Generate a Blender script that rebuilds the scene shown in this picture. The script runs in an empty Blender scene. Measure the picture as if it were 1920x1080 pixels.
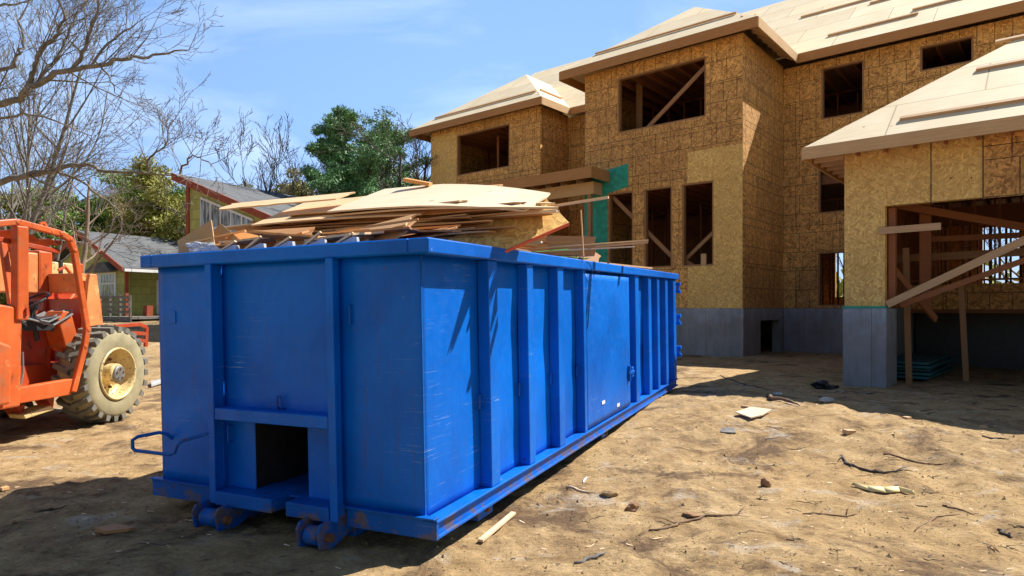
import bpy, math, random
import numpy as np
from mathutils import Vector, Matrix
sc = bpy.context.scene
R = math.radians
# ---------------------------------------------------------------- camera
EYE = 1.5
FPX = 1233.0; HOR = 578.0
cd = bpy.data.cameras.new('camera'); cam = bpy.data.objects.new('camera', cd)
sc.collection.objects.link(cam); sc.camera = cam
cam.location = (0, 0, EYE); cam.rotation_euler = (R(90), 0, 0)
cd.sensor_width = 36; cd.lens = FPX/1920*36; cd.shift_y = (HOR-540)/1920
cd.clip_start = .05; cd.clip_end = 3000
# ---------------------------------------------------------------- light
SUN_AZ, SUN_EL = R(65), R(51)          # azimuth clockwise from +Y
sun_dir = Vector((math.sin(SUN_AZ)*math.cos(SUN_EL), math.cos(SUN_AZ)*math.cos(SUN_EL), math.sin(SUN_EL)))
sl = bpy.data.lights.new('sun', 'SUN'); sl.energy = 5.0; sl.angle = R(.5); sl.color = (1, .95, .87)
so = bpy.data.objects.new('sun', sl); sc.collection.objects.link(so)
so.rotation_euler = sun_dir.to_track_quat('Z', 'Y').to_euler(); so.location = (20, 20, 30)
w = bpy.data.worlds.new('World'); sc.world = w; w.use_nodes = True
nt = w.node_tree; nt.nodes.clear()
def wn(t, **k):
    n = nt.nodes.new(t)
    for a, b in k.items(): setattr(n, a, b)
    return n
out = wn('ShaderNodeOutputWorld'); bg = wn('ShaderNodeBackground'); bg.inputs['Strength'].default_value = .05
sky = wn('ShaderNodeTexSky', sky_type='NISHITA', sun_disc=False)
sky.sun_elevation = SUN_EL; sky.sun_rotation = SUN_AZ; sky.air_density = 1.15; sky.dust_density = .25; sky.ozone_density = 3.0
tc = wn('ShaderNodeTexCoord'); mp = wn('ShaderNodeMapping'); mp.inputs['Scale'].default_value = (1.2, 1.0, 3.2); mp.inputs['Rotation'].default_value = (.2, .35, .3)
nz = wn('ShaderNodeTexNoise'); nz.inputs['Scale'].default_value = 1.9; nz.inputs['Detail'].default_value = 9; nz.inputs['Roughness'].default_value = .55; nz.inputs['Distortion'].default_value = .6
rp = wn('ShaderNodeValToRGB'); rp.color_ramp.elements[0].position = .46; rp.color_ramp.elements[1].position = .74
rp.color_ramp.elements[0].color = (0, 0, 0, 1); rp.color_ramp.elements[1].color = (.42, .42, .42, 1)
mx = wn('ShaderNodeMixRGB', blend_type='MIX'); mx.inputs['Color2'].default_value = (5.6, 9.6, 18.0, 1)
hs = wn('ShaderNodeHueSaturation'); hs.inputs['Saturation'].default_value = 1.12
nt.links.new(tc.outputs['Generated'], mp.inputs['Vector']); nt.links.new(mp.outputs['Vector'], nz.inputs['Vector'])
nt.links.new(nz.outputs['Fac'], rp.inputs['Fac'])
sp_ = wn('ShaderNodeSeparateXYZ'); nt.links.new(tc.outputs['Generated'], sp_.inputs[0])
mr = wn('ShaderNodeMapRange'); mr.inputs['From Min'].default_value = .35; mr.inputs['From Max'].default_value = .98; mr.inputs['To Min'].default_value = .0; mr.inputs['To Max'].default_value = .66
nt.links.new(sp_.outputs[1], mr.inputs['Value'])                      # added veil, brightens the sky colour ahead of the camera, not behind it
mu = wn('ShaderNodeMath', operation='ADD', use_clamp=True); mu.inputs[0].default_value = 0; nt.links.new(mr.outputs['Result'], mu.inputs[1]); nt.links.new(mu.outputs[0], mx.inputs['Fac'])
nt.links.new(sky.outputs['Color'], hs.inputs['Color']); nt.links.new(hs.outputs['Color'], mx.inputs['Color1'])
cl2 = wn('ShaderNodeMixRGB', blend_type='MIX'); cl2.inputs['Color2'].default_value = (15, 17, 20, 1); nt.links.new(mx.outputs['Color'], cl2.inputs['Color1'])
nt.links.new(rp.outputs['Color'], cl2.inputs['Fac']); nt.links.new(cl2.outputs['Color'], bg.inputs['Color']); nt.links.new(bg.outputs['Background'], out.inputs['Surface'])
vs = sc.view_settings; vs.view_transform = 'Standard'; vs.look = 'None'; vs.exposure = .84; vs.gamma = 1; vs.use_curve_mapping = False
rng = random.Random(7); nr = np.random.RandomState(11)
# ---------------------------------------------------------------- helpers
class MB:
    def __init__(s): s.v = []; s.f = []; s.uv = []
    def face(s, pts, uv=None):
        b = len(s.v); s.v += [tuple(p) for p in pts]; s.f.append(tuple(range(b, b+len(pts))))
        s.uv += list(uv) if uv else [(p[0]+.37*p[1], p[2]+.31*p[1]) for p in pts]
        return s
    def hexa(s, c):   # 8 corners, bottom 4 ccw then top 4
        b = len(s.v); s.v += [tuple(p) for p in c]
        e = [(Vector(c[1])-Vector(c[0])).length, (Vector(c[3])-Vector(c[0])).length, (Vector(c[4])-Vector(c[0])).length]
        for q, (i, j) in (((0,3,2,1),(1,0)), ((4,5,6,7),(0,1)), ((0,1,5,4),(0,2)), ((1,2,6,5),(1,2)), ((2,3,7,6),(0,2)), ((3,0,4,7),(1,2))):
            s.f.append(tuple(b+k for k in q)); o = c[0][0]*1.7+c[0][1]*.9+c[0][2]
            a, d = e[i], e[j]
            s.uv += [(o, o), (o+a, o), (o+a, o+d), (o, o+d)]
        return s
    def box(s, x0, x1, y0, y1, z0, z1):
        return s.hexa([(x0,y0,z0),(x1,y0,z0),(x1,y1,z0),(x0,y1,z0),(x0,y0,z1),(x1,y0,z1),(x1,y1,z1),(x0,y1,z1)])
    def obox(s, c, size, m):   # oriented, m = 3x3 matrix
        h = [k/2 for k in size]; c = Vector(c)
        return s.hexa([c+m@Vector((x*h[0], y*h[1], z*h[2])) for z in (-1,1) for x, y in ((-1,-1),(1,-1),(1,1),(-1,1))])
    def bar(s, a, b, w, t, up=(0,0,1)):   # beam from a to b, w across, t along up
        a, b = Vector(a), Vector(b); x = (b-a); L = x.length; x.normalize(); y = Vector(up).cross(x)
        if y.length < 1e-4: y = Vector((0,1,0)).cross(x)
        y.normalize(); z = x.cross(y)
        return s.obox((a+b)/2, (L, w, t), Matrix((x, y, z)).transposed())
    def prism(s, poly, d):   # polygon of 3D points extruded by vector d
        p = [Vector(q) for q in poly]; d = Vector(d); n = len(p); b = len(s.v)
        nm = (p[1]-p[0]).cross(p[2]-p[0])
        if nm.dot(d) > 0: p = p[::-1]
        s.v += [tuple(q) for q in p]+[tuple(q+d) for q in p]
        ex = (p[1]-p[0]).normalized(); ey = (p[1]-p[0]).cross(p[2]-p[0]).normalized().cross(ex)
        u = [((q-p[0]).dot(ex), (q-p[0]).dot(ey)) for q in p]
        s.f.append(tuple(range(b, b+n))); s.uv += u
        s.f.append(tuple(range(b+2*n-1, b+n-1, -1))); s.uv += u[::-1]
        for i in range(n):
            j = (i+1) % n; s.f.append((b+j, b+i, b+n+i, b+n+j)); L = (p[j]-p[i]).length; D = d.length
            s.uv += [(L,0),(0,0),(0,D),(L,D)]
        return s
    def tube(s, pts, rad, n=6, cap=True):
        pts = [Vector(p) for p in pts]
        if not hasattr(rad, '__len__'): rad = [rad]*len(pts)
        b = len(s.v); N = len(pts); pu = None; acc = 0
        for i, p in enumerate(pts):
            t = (pts[min(i+1, N-1)]-pts[max(i-1, 0)])
            if t.length < 1e-7: t = Vector((0,0,1))
            t.normalize()
            u = (pu - t*pu.dot(t)) if pu else t.orthogonal()
            if u.length < 1e-5: u = t.orthogonal()
            u.normalize(); pu = u; v = t.cross(u)
            for k in range(n):
                a = 2*math.pi*k/n; s.v.append(tuple(p+(u*math.cos(a)+v*math.sin(a))*rad[i]))
        for i in range(N-1):
            L = (pts[i+1]-pts[i]).length
            for k in range(n):
                k2 = (k+1) % n; s.f.append((b+i*n+k, b+i*n+k2, b+(i+1)*n+k2, b+(i+1)*n+k))
                s.uv += [(k/n, acc), ((k+1)/n, acc), ((k+1)/n, acc+L), (k/n, acc+L)]
            acc += L
        if cap:
            s.f.append(tuple(b+k for k in range(n))[::-1]); s.uv += [(0,0)]*n
            s.f.append(tuple(b+(N-1)*n+k for k in range(n))); s.uv += [(0,0)]*n
        return s
    def lathe(s, prof, n, org, ax, closed=False):   # profile (r, along axis)
        ax = Vector(ax).normalized(); u = ax.orthogonal().normalized(); v = ax.cross(u); org = Vector(org); b = len(s.v); m = len(prof)
        for r, h in prof:
            for k in range(n):
                a = 2*math.pi*k/n; s.v.append(tuple(org+ax*h+(u*math.cos(a)+v*math.sin(a))*r))
        for i in range(m if closed else m-1):
            j = (i+1) % m
            for k in range(n):
                k2 = (k+1) % n; s.f.append((b+i*n+k, b+i*n+k2, b+j*n+k2, b+j*n+k)); s.uv += [(k/n, i/m), ((k+1)/n, i/m), ((k+1)/n, (i+1)/m), (k/n, (i+1)/m)]
        return s
    def wall(s, s0, s1, h0, h1, D, th, ops=(), side=False):
        """wall in the (s,h) plane at depth D, thickness th going back, with rectangular openings; side=True: plane is (D,h) at s=D"""
        xs = sorted({s0, s1, *[min(max(o[0], s0), s1) for o in ops], *[min(max(o[1], s0), s1) for o in ops]})
        hs_ = sorted({h0, h1, *[min(max(o[2], h0), h1) for o in ops], *[min(max(o[3], h0), h1) for o in ops]})
        P = (lambda a, h, d: (D+d, a, h)) if side else (lambda a, h, d: (a, D+d, h))
        def solid(i, j):
            if i < 0 or j < 0 or i >= len(xs)-1 or j >= len(hs_)-1: return False
            a = (xs[i]+xs[i+1])/2; h = (hs_[j]+hs_[j+1])/2
            return not any(o[0] < a < o[1] and o[2] < h < o[3] for o in ops)
        for i in range(len(xs)-1):
            for j in range(len(hs_)-1):
                if not solid(i, j): continue
                a, b, c, d = xs[i], xs[i+1], hs_[j], hs_[j+1]
                uv = [(a,c),(b,c),(b,d),(a,d)]
                s.face([P(a,c,0),P(b,c,0),P(b,d,0),P(a,d,0)], uv)
                s.face([P(b,c,th),P(a,c,th),P(a,d,th),P(b,d,th)], [uv[1],uv[0],uv[3],uv[2]])
                for (ii, jj, q) in ((i-1,j,((a,c),(a,d))), (i+1,j,((b,d),(b,c))), (i,j-1,((b,c),(a,c))), (i,j+1,((a,d),(b,d)))):
                    if not solid(ii, jj):
                        (x1,z1),(x2,z2) = q; s.face([P(x1,z1,0),P(x2,z2,0),P(x2,z2,th),P(x1,z1,th)])
        return s
    def build(s, name, mat, parent=None, loc=None, smooth=False):
        me = bpy.data.meshes.new(name); me.from_pydata(s.v, [], s.f)
        uvl = me.uv_layers.new(name='UVMap'); uvl.data.foreach_set('uv', np.array(s.uv, dtype=np.float32).ravel())
        if smooth: me.polygons.foreach_set('use_smooth', [True]*len(me.polygons))
        me.materials.append(mat); me.update()
        o = bpy.data.objects.new(name, me); sc.collection.objects.link(o)
        if parent: o.parent = parent
        if loc: o.location = loc
        return o
def tag(o, label=None, cat=None, group=None, kind=None):
    for k, v in (('label', label), ('category', cat), ('group', group), ('kind', kind)):
        if v: o[k] = v
    return o
def thing(name, label, cat, loc=(0,0,0), rot=None, group=None):
    o = bpy.data.objects.new(name, None); sc.collection.objects.link(o); o.empty_display_size = .3
    if rot is not None: o.matrix_world = Matrix.Translation(loc) @ rot.to_4x4()
    else: o.location = loc
    return tag(o, label, cat, group)
def bev(o, w=.006, seg=1):
    m = o.modifiers.new('bevel', 'BEVEL'); m.width = w; m.segments = seg; m.limit_method = 'ANGLE'; m.angle_limit = R(50); return o
# ---------------------------------------------------------------- materials
class NM:
    def __init__(s, name):
        s.m = bpy.data.materials.new(name); s.m.use_nodes = True; s.t = s.m.node_tree; s.p = s.t.nodes['Principled BSDF']
        s.tc = s.n('ShaderNodeTexCoord')
    def n(s, t, **k):
        o = s.t.nodes.new(t)
        for a, b in k.items():
            if a.startswith('i_'): o.inputs[a[2:].replace('_', ' ')].default_value = b
            else: setattr(o, a, b)
        return o
    def l(s, a, b): s.t.links.new(a, b)
    def map(s, sc_=(1,1,1), rot=(0,0,0), src='Object', loc=(0,0,0)):
        m = s.n('ShaderNodeMapping'); m.inputs['Scale'].default_value = sc_; m.inputs['Rotation'].default_value = rot; m.inputs['Location'].default_value = loc
        s.l(s.tc.outputs[src], m.inputs['Vector']); return m.outputs['Vector']
    def noise(s, vec, scale, detail=4, rough=.5, dist=0):
        n = s.n('ShaderNodeTexNoise'); n.inputs['Scale'].default_value = scale; n.inputs['Detail'].default_value = detail; n.inputs['Roughness'].default_value = rough; n.inputs['Distortion'].default_value = dist
        s.l(vec, n.inputs['Vector']); return n.outputs['Fac']
    def ramp(s, fac, stops, const=False):
        r = s.n('ShaderNodeValToRGB'); e = r.color_ramp.elements
        while len(e) < len(stops): e.new(.5)
        for k, (p, c) in enumerate(stops):
            e[k].position = p; e[k].color = (*c, 1) if hasattr(c, '__len__') else (c, c, c, 1)
        if const: r.color_ramp.interpolation = 'CONSTANT'
        s.l(fac, r.inputs['Fac']); return r.outputs['Color']
    def mix(s, fac, a, b, mode='MIX'):
        m = s.n('ShaderNodeMixRGB', blend_type=mode)
        for k, v in ((0, fac), (1, a), (2, b)):
            if isinstance(v, (int, float)): m.inputs[k].default_value = v
            elif isinstance(v, tuple): m.inputs[k].default_value = (*v, 1)
            else: s.l(v, m.inputs[k])
        return m.outputs[0]
    def math(s, op, a, b=0.0):
        m = s.n('ShaderNodeMath', operation=op)
        for k, v in ((0, a), (1, b)):
            if isinstance(v, (int, float)): m.inputs[k].default_value = v
            else: s.l(v, m.inputs[k])
        return m.outputs[0]
    def bump(s, h, strength=.3, dist=.01):
        b = s.n('ShaderNodeBump'); b.inputs['Strength'].default_value = strength; b.inputs['Distance'].default_value = dist
        s.l(h, b.inputs['Height']); s.l(b.outputs['Normal'], s.p.inputs['Normal'])
    def done(s, col=None, rough=.6, metal=0, spec=None):
        if col is not None:
            if isinstance(col, tuple): s.p.inputs['Base Color'].default_value = (*col, 1)
            else: s.l(col, s.p.inputs['Base Color'])
        if isinstance(rough, (int, float)): s.p.inputs['Roughness'].default_value = rough
        else: s.l(rough, s.p.inputs['Roughness'])
        s.p.inputs['Metallic'].default_value = metal
        if spec is not None: s.p.inputs['Specular IOR Level'].default_value = spec
        return s.m
def simple(name, c, rough=.6, var=.25, scale=6, bumps=.0, metal=0, src='Object'):
    k = NM(name); v = k.map(src=src); f = k.noise(v, scale, 5, .6)
    a = tuple(x*(1-var) for x in c); b = tuple(min(1, x*(1+var)) for x in c)
    col = k.ramp(f, [(.3, a), (.7, b)])
    if bumps: k.bump(k.noise(v, scale*6, 4, .6), bumps, .01)
    return k.done(col, rough, metal)
def paint(name, c, rust=.55, rough=.38, worn=None, fade=.15, chips=True, mud=False):
    k = NM(name); v = k.map(); big = k.noise(v, 1.3, 4, .6); fine = k.noise(v, 14, 6, .65)
    col = k.mix(k.ramp(big, [(.35, 0.), (.7, 1.)]), tuple(x*(1-fade) for x in c), tuple(min(1, x*(1+fade)+.01) for x in c))
    st = k.noise(k.map((7, 7, .45)), 2.2, 6, .6)         # vertical streaks
    col = k.mix(k.ramp(st, [(.52, 0.), (.72, .35)]), col, tuple(x*.55+.01 for x in c))
    if worn: col = k.mix(k.ramp(k.noise(v, 5, 7, .7), [(.6, 0.), (.66, .7)]), col, worn)
    ch = k.noise(k.map((3, 3, 3), loc=(5, 2, 1)), 9, 8, .75)
    col = k.mix(k.ramp(ch, [(rust+.12, 0.), (rust+.14, 1.)]), col, (.12, .045, .02))
    ch2 = k.noise(k.map((2, 2, 2), loc=(9, 2, 4)), 14, 5, .7)
    if chips: col = k.mix(k.ramp(ch2, [(rust+.17, 0.), (rust+.18, .8)]), col, (.55, .56, .55))
    if mud:
        md = k.noise(k.map(loc=(3, 3, 9)), 3.2, 8, .72, .6); col = k.mix(k.ramp(md, [(.52, 0.), (.68, .62)]), col, (.24, .15, .08))
        gs = k.noise(k.map((2, 2, .8), loc=(6, 1, 2)), 4.5, 6, .7); col = k.mix(k.ramp(gs, [(.60, 0.), (.68, .7)]), col, (.06, .03, .018))
    k.bump(k.noise(v, 2.1, 2, .5), .25, .02)
    return k.done(col, k.ramp(fine, [(.3, rough-.08), (.7, rough+.15)]))
def osb(name, dark, light, grid=True, seam=True, sc_=1.0):
    k = NM(name); uv = k.map(src='UV')
    wob = k.n('ShaderNodeTexNoise'); wob.inputs['Scale'].default_value = 9; wob.inputs['Detail'].default_value = 2; k.l(uv, wob.inputs['Vector'])
    vv = k.n('ShaderNodeVectorMath', operation='MULTIPLY_ADD'); vv.inputs[1].default_value = (.05, .05, .05); k.l(wob.outputs['Color'], vv.inputs[0]); k.l(uv, vv.inputs[2])
    def flake(rot, a, b):
        m0 = k.n('ShaderNodeMapping'); m0.inputs['Rotation'].default_value = (0, 0, rot); k.l(vv.outputs[0], m0.inputs['Vector'])
        m = k.n('ShaderNodeMapping'); m.inputs['Scale'].default_value = (a*sc_, b*sc_, 1); k.l(m0.outputs['Vector'], m.inputs['Vector'])
        v = k.n('ShaderNodeTexVoronoi'); v.inputs['Scale'].default_value = 1; k.l(m.outputs['Vector'], v.inputs['Vector'])
        s = k.n('ShaderNodeSeparateColor'); k.l(v.outputs['Color'], s.inputs[0]); return s.outputs[0], s.outputs[1]
    f1, g1 = flake(.5, 7, 26); f2, g2 = flake(-.7, 6.5, 24); f3, g3 = flake(1.6, 8, 30)
    sel = k.mix(k.ramp(g1, [(.45, 0.), (.5, 1.)]), f1, f2); sel = k.mix(k.ramp(g2, [(.6, 0.), (.64, 1.)]), sel, f3)
    mid = tuple((a+b)/2 for a, b in zip(dark, light))
    col = k.ramp(sel, [(.05, dark), (.3, mid), (.7, light), (.97, tuple(min(1, x*1.3) for x in light))])
    big = k.noise(uv, .55, 3, .6); col = k.mix(k.ramp(big, [(.35, .35), (.65, 0.)]), col, tuple(x*.7 for x in dark), 'MIX')
    if grid:
        b = k.n('ShaderNodeTexBrick'); b.offset = .5; b.offset_frequency = 4; b.squash = .8; b.squash_frequency = 2
        b.inputs['Scale'].default_value = 1; b.inputs['Mortar Size'].default_value = .009; b.inputs['Mortar Smooth'].default_value = .2
        b.inputs['Brick Width'].default_value = .46; b.inputs['Row Height'].default_value = .56
        v2 = k.n('ShaderNodeVectorMath', operation='MULTIPLY_ADD'); v2.inputs[1].default_value = (.012, .012, 0); k.l(wob.outputs['Color'], v2.inputs[0]); k.l(uv, v2.inputs[2])
        k.l(v2.outputs[0], b.inputs['Vector'])
        col = k.mix(k.math('MULTIPLY', b.outputs['Fac'], .8), col, (.05, .022, .009))
    if seam:
        b = k.n('ShaderNodeTexBrick'); b.offset = .5; b.inputs['Scale'].default_value = 1; b.inputs['Mortar Size'].default_value = .006
        b.inputs['Brick Width'].default_value = 2.44; b.inputs['Row Height'].default_value = 1.22; k.l(uv, b.inputs['Vector'])
        col = k.mix(b.outputs['Fac'], col, (.02, .012, .006))
        # panel to panel tone
        b.inputs['Color1'].default_value = (.82, .8, .78, 1); b.inputs['Color2'].default_value = (1.12, 1.1, 1.05, 1)
        col = k.mix(.8, col, b.outputs['Color'], 'MULTIPLY')
    nail = k.n('ShaderNodeTexVoronoi', feature='F1'); nail.inputs['Scale'].default_value = 3.6; nail.inputs['Randomness'].default_value = .35; k.l(uv, nail.inputs['Vector'])
    col = k.mix(k.ramp(nail.outputs['Distance'], [(.035, 1.), (.05, 0.)]), col, (.03, .015, .008))
    k.bump(sel, .5, .004); return k.done(col, .72)
def plywood(name, c, seam=True, grain=1.0, src='UV', knots=True, var=.16):
    k = NM(name); uv = k.map(src=src); g = k.noise(k.map((1.2, 22*grain, 22*grain), src=src), 2.0, 5, .6, .4)
    a = tuple(x*(1-var) for x in c); b = tuple(min(1, x*(1+var*.8)) for x in c)
    col = k.ramp(g, [(.3, a), (.7, b)])
    big = k.noise(uv, 1.1, 4, .6); col = k.mix(k.ramp(big, [(.4, .3), (.62, 0.)]), col, (c[0]*.8, c[1]*.68, c[2]*.5))
    if knots:
        v = k.n('ShaderNodeTexVoronoi'); v.inputs['Scale'].default_value = 2.3; k.l(uv, v.inputs['Vector'])
        col = k.mix(k.ramp(v.outputs['Distance'], [(.03, .75), (.075, 0.)]), col, (.22, .11, .045))
    if seam:
        b = k.n('ShaderNodeTexBrick'); b.offset = .5; b.inputs['Scale'].default_value = 1; b.inputs['Mortar Size'].default_value = .013; b.inputs['Mortar Smooth'].default_value = .3
        b.inputs['Brick Width'].default_value = 2.44; b.inputs['Row Height'].default_value = 1.22; k.l(uv, b.inputs['Vector'])
        b.inputs['Color1'].default_value = (.86, .85, .84, 1); b.inputs['Color2'].default_value = (1.05, 1.03, 1, 1); b.inputs['Mortar'].default_value = (.45, .38, .3, 1)
        col = k.mix(.9, col, b.outputs['Color'], 'MULTIPLY')
    k.bump(g, .25, .003); return k.done(col, .68)
M = {}
def blue(name, c, mud=True, rustk=0.0):
    k = NM(name); v = k.map(); big = k.noise(v, .9, 5, .62, .4); fine = k.noise(v, 14, 6, .65)
    col = k.mix(k.ramp(big, [(.32, 0.), (.68, 1.)]), tuple(x*.74 for x in c), (.0, c[1]*1.3, min(1, c[2]*1.15)))
    st = k.noise(k.map((6, 6, .35)), 2.4, 7, .62); col = k.mix(k.ramp(st, [(.54, 0.), (.72, .25)]), col, tuple(x*.65 for x in c))
    st2 = k.noise(k.map((14, 14, .5), loc=(3, 1, 2)), 1.7, 6, .6); col = k.mix(k.ramp(st2, [(.63, 0.), (.73, .5)]), col, (.085, .045, .025))       # rusty runs
    red = k.noise(k.map((2.2, 2.2, 1.0), loc=(1.1, 7, 3)), 1.5, 5, .7); col = k.mix(k.ramp(red, [(.62, 0.), (.72, .16)]), col, (.08, .03, .16))   # ghost of an old colour
    sc1 = k.noise(k.map((1.2, 1.2, 38), rot=(0, .12, 0), loc=(2, 5, 1)), 2.2, 7, .75, .5); m1 = k.ramp(sc1, [(.60, 0.), (.63, .75)])
    msk = k.ramp(k.noise(k.map(loc=(8, 1, 6)), 1.4, 4, .6), [(.5, 0.), (.6, 1.)]); col = k.mix(k.mix(1.0, m1, msk, 'MULTIPLY'), col, (.18, .30, .55))         # scratches
    ch = k.noise(k.map((3, 3, 3), loc=(5, 2, 1)), 7, 9, .78); col = k.mix(k.ramp(ch, [(.645-rustk, 0.), (.66-rustk, 1.)]), col, (.09, .035, .018))
    ch2 = k.noise(k.map((2, 2, 1.2), loc=(9, 2, 4)), 11, 5, .72); col = k.mix(k.ramp(ch2, [(.715, 0.), (.73, .7)]), col, (.45, .5, .55))
    if mud:
        z = k.n('ShaderNodeSeparateXYZ'); k.l(k.tc.outputs['Object'], z.inputs[0]); zz = k.math('SUBTRACT', k.math('MULTIPLY', k.noise(v, 6, 7, .75), .42), k.math('MAXIMUM', z.outputs[2], .055))
        col = k.mix(k.ramp(zz, [(.155, 0.), (.185, .8)]), col, (.15, .10, .055))
    k.bump(k.mix(.12, k.noise(v, 1.9, 3, .5), fine), .5, .035); return k.done(col, k.ramp(fine, [(.3, .32), (.7, .55)]), spec=.22)
M['blue'] = blue('blue_paint', (.0, .122, .60)); M['rustblue'] = blue('worn_blue_paint', (.0, .095, .45), True, .05)
M['rust'] = simple('rusty_steel', (.16, .065, .03), .8, .5, 12, .4)
M['osb'] = osb('osb_sheathing', (.35, .15, .034), (.76, .415, .12), sc_=1.2)
M['osb_plain'] = osb('osb_pale', (.60, .33, .082), (.82, .52, .16), grid=False, seam=False, sc_=1.45)
M['green'] = simple('green_sheathing', (.025, .31, .22), .75, .3, 7, .2)
M['roof'] = plywood('roof_plywood', (.90, .75, .50))
M['fascia'] = plywood('fascia_lumber', (.45, .21, .065), seam=False)
M['fascia_pale'] = plywood('pale_fascia_lumber', (.60, .38, .18), seam=False)
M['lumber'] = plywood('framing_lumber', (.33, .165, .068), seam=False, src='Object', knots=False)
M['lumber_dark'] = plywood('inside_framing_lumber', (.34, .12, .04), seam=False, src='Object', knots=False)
M['brace'] = plywood('brace_lumber', (.55, .34, .17), seam=False)
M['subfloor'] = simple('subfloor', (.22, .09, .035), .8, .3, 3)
def concrete():
    k = NM('poured_concrete'); v = k.map(); a = k.noise(v, 1.6, 7, .65); st = k.noise(k.map((6, 6, .7)), 1.8, 6, .6)
    col = k.ramp(a, [(.3, (.21, .245, .29)), (.55, (.33, .37, .42)), (.75, (.43, .46, .50))])
    col = k.mix(k.ramp(st, [(.5, 0.), (.7, .5)]), col, (.13, .14, .16))
    sx = k.n('ShaderNodeSeparateXYZ'); k.l(k.map(), sx.inputs[0])
    fr = k.math('FRACT', k.math('MULTIPLY', k.math('ADD', sx.outputs[0], sx.outputs[1]), 1/1.22))
    col = k.mix(k.ramp(fr, [(.006, .8), (.012, 0.)]), col, (.10, .105, .11))
    t = k.n('ShaderNodeTexVoronoi'); t.inputs['Scale'].default_value = 1.75; t.inputs['Randomness'].default_value = .08; k.l(v, t.inputs['Vector'])
    col = k.mix(k.ramp(t.outputs['Distance'], [(.035, .8), (.06, 0.)]), col, (.07, .07, .075))
    sp = k.math('SUBTRACT', k.math('MULTIPLY', k.noise(v, 5, 7, .7), 1.5), k.math('ADD', sx.outputs[2], .35)); col = k.mix(k.ramp(sp, [(.25, 0.), (.9, .5)]), col, (.20, .14, .085))
    k.bump(k.noise(v, 22, 6, .7), .35, .01); return k.done(col, .85)
M['concrete'] = concrete()
def sand():
    k = NM('sandy_dirt'); v = k.map()
    a = k.noise(v, .55, 6, .62, .3); b = k.noise(v, 3.1, 8, .68, .5); c = k.noise(v, 26, 6, .7)
    col = k.ramp(b, [(.30, (.165, .10, .05)), (.44, (.355, .235, .115)), (.58, (.48, .33, .165)), (.75, (.60, .44, .26))])
    col = k.mix(k.ramp(a, [(.45, .0), (.66, .4)]), col, (.52, .33, .14))            # yellower sand
    pt = k.noise(k.map((1, 1, 1), loc=(4, 8, 0)), 1.15, 9, .72, .8)
    col = k.mix(k.ramp(pt, [(.52, 0.), (.62, .85)]), col, (.115, .07, .045))             # damp dark soil
    pg = k.noise(k.map((1, 1.6, 1), loc=(14, 3, 0)), 1.7, 8, .66, .6)
    col = k.mix(k.ramp(pg, [(.58, 0.), (.67, .6)]), col, (.50, .44, .36))            # grey dried crust
    sp = k.n('ShaderNodeTexVoronoi'); sp.inputs['Scale'].default_value = 34; k.l(v, sp.inputs['Vector'])
    col = k.mix(k.ramp(sp.outputs['Distance'], [(.10, .7), (.2, 0.)]), col, (.16, .09, .05))
    fib = k.noise(k.map((3, 26, 3), rot=(0, 0, .5)), 2.6, 7, .7, 1.2)
    col = k.mix(k.ramp(fib, [(.6, 0.), (.68, .55)]), col, (.13, .075, .04))
    col = k.mix(.55, col, k.ramp(c, [(.3, .55), (.7, 1.25)]), 'MULTIPLY')
    h = k.mix(.35, k.mix(.5, b, c), fib)
    k.bump(h, 1.0, .05); return k.done(col, .95, spec=.15)
M['sand'] = sand()
M['orange'] = paint('faded_orange_paint', (.60, .105, .017), rust=.535, worn=(.70, .27, .085), fade=.28, mud=True)
M['orange_red'] = paint('red_orange_paint', (.44, .052, .012), rust=.53, mud=True)
M['orange_pale'] = paint('sun_bleached_orange', (.72, .25, .08), rust=.53, worn=(.75, .48, .17), fade=.25, mud=True)
M['tyre'] = simple('dusty_rubber', (.15, .14, .115), .9, .3, 5, .3)
M['tyre_wall'] = simple('muddy_rubber_sidewall', (.30, .26, .15), .9, .25, 4, .25)
M['rim'] = paint('cream_yellow_rim', (.66, .50, .22), rust=.45, worn=(.5, .33, .08))
M['black'] = simple('black_steel', (.02, .02, .022), .5, .3, 10)
M['grey'] = simple('dull_steel', (.22, .22, .21), .5, .3, 8, metal=.4)
M['siding'] = None
def siding():
    k = NM('green_shingle_siding'); v = k.map(src='UV'); b = k.n('ShaderNodeTexBrick'); b.offset = .5
    b.inputs['Scale'].default_value = 1; b.inputs['Brick Width'].default_value = .6; b.inputs['Row Height'].default_value = .42; b.inputs['Mortar Size'].default_value = .012
    b.inputs['Color1'].default_value = (.36, .37, .10, 1); b.inputs['Color2'].default_value = (.43, .43, .13, 1); b.inputs['Mortar'].default_value = (.2, .21, .07, 1)
    k.l(v, b.inputs['Vector']); return k.done(k.mix(.3, b.outputs['Color'], k.ramp(k.noise(v, 5, 5), [(.3, .7), (.7, 1.15)]), 'MULTIPLY'), .8)
M['siding'] = siding()
def shingle():
    k = NM('grey_roof_shingle'); v = k.map(src='UV'); b = k.n('ShaderNodeTexBrick'); b.offset = .5
    b.inputs['Scale'].default_value = 1; b.inputs['Brick Width'].default_value = .3; b.inputs['Row Height'].default_value = .15; b.inputs['Mortar Size'].default_value = .01
    b.inputs['Color1'].default_value = (.085, .09, .095, 1); b.inputs['Color2'].default_value = (.14, .145, .15, 1); b.inputs['Mortar'].default_value = (.08, .08, .085, 1)
    k.l(v, b.inputs['Vector']); return k.done(k.mix(.5, b.outputs['Color'], k.ramp(k.noise(v, 1.5, 5), [(.3, .7), (.7, 1.2)]), 'MULTIPLY'), .9)
M['shingle'] = shingle()
M['trim'] = simple('dark_red_trim', (.30, .055, .02), .7, .2, 4)
M['white'] = simple('white_trim', (.75, .75, .73), .6, .08, 4)
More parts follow.
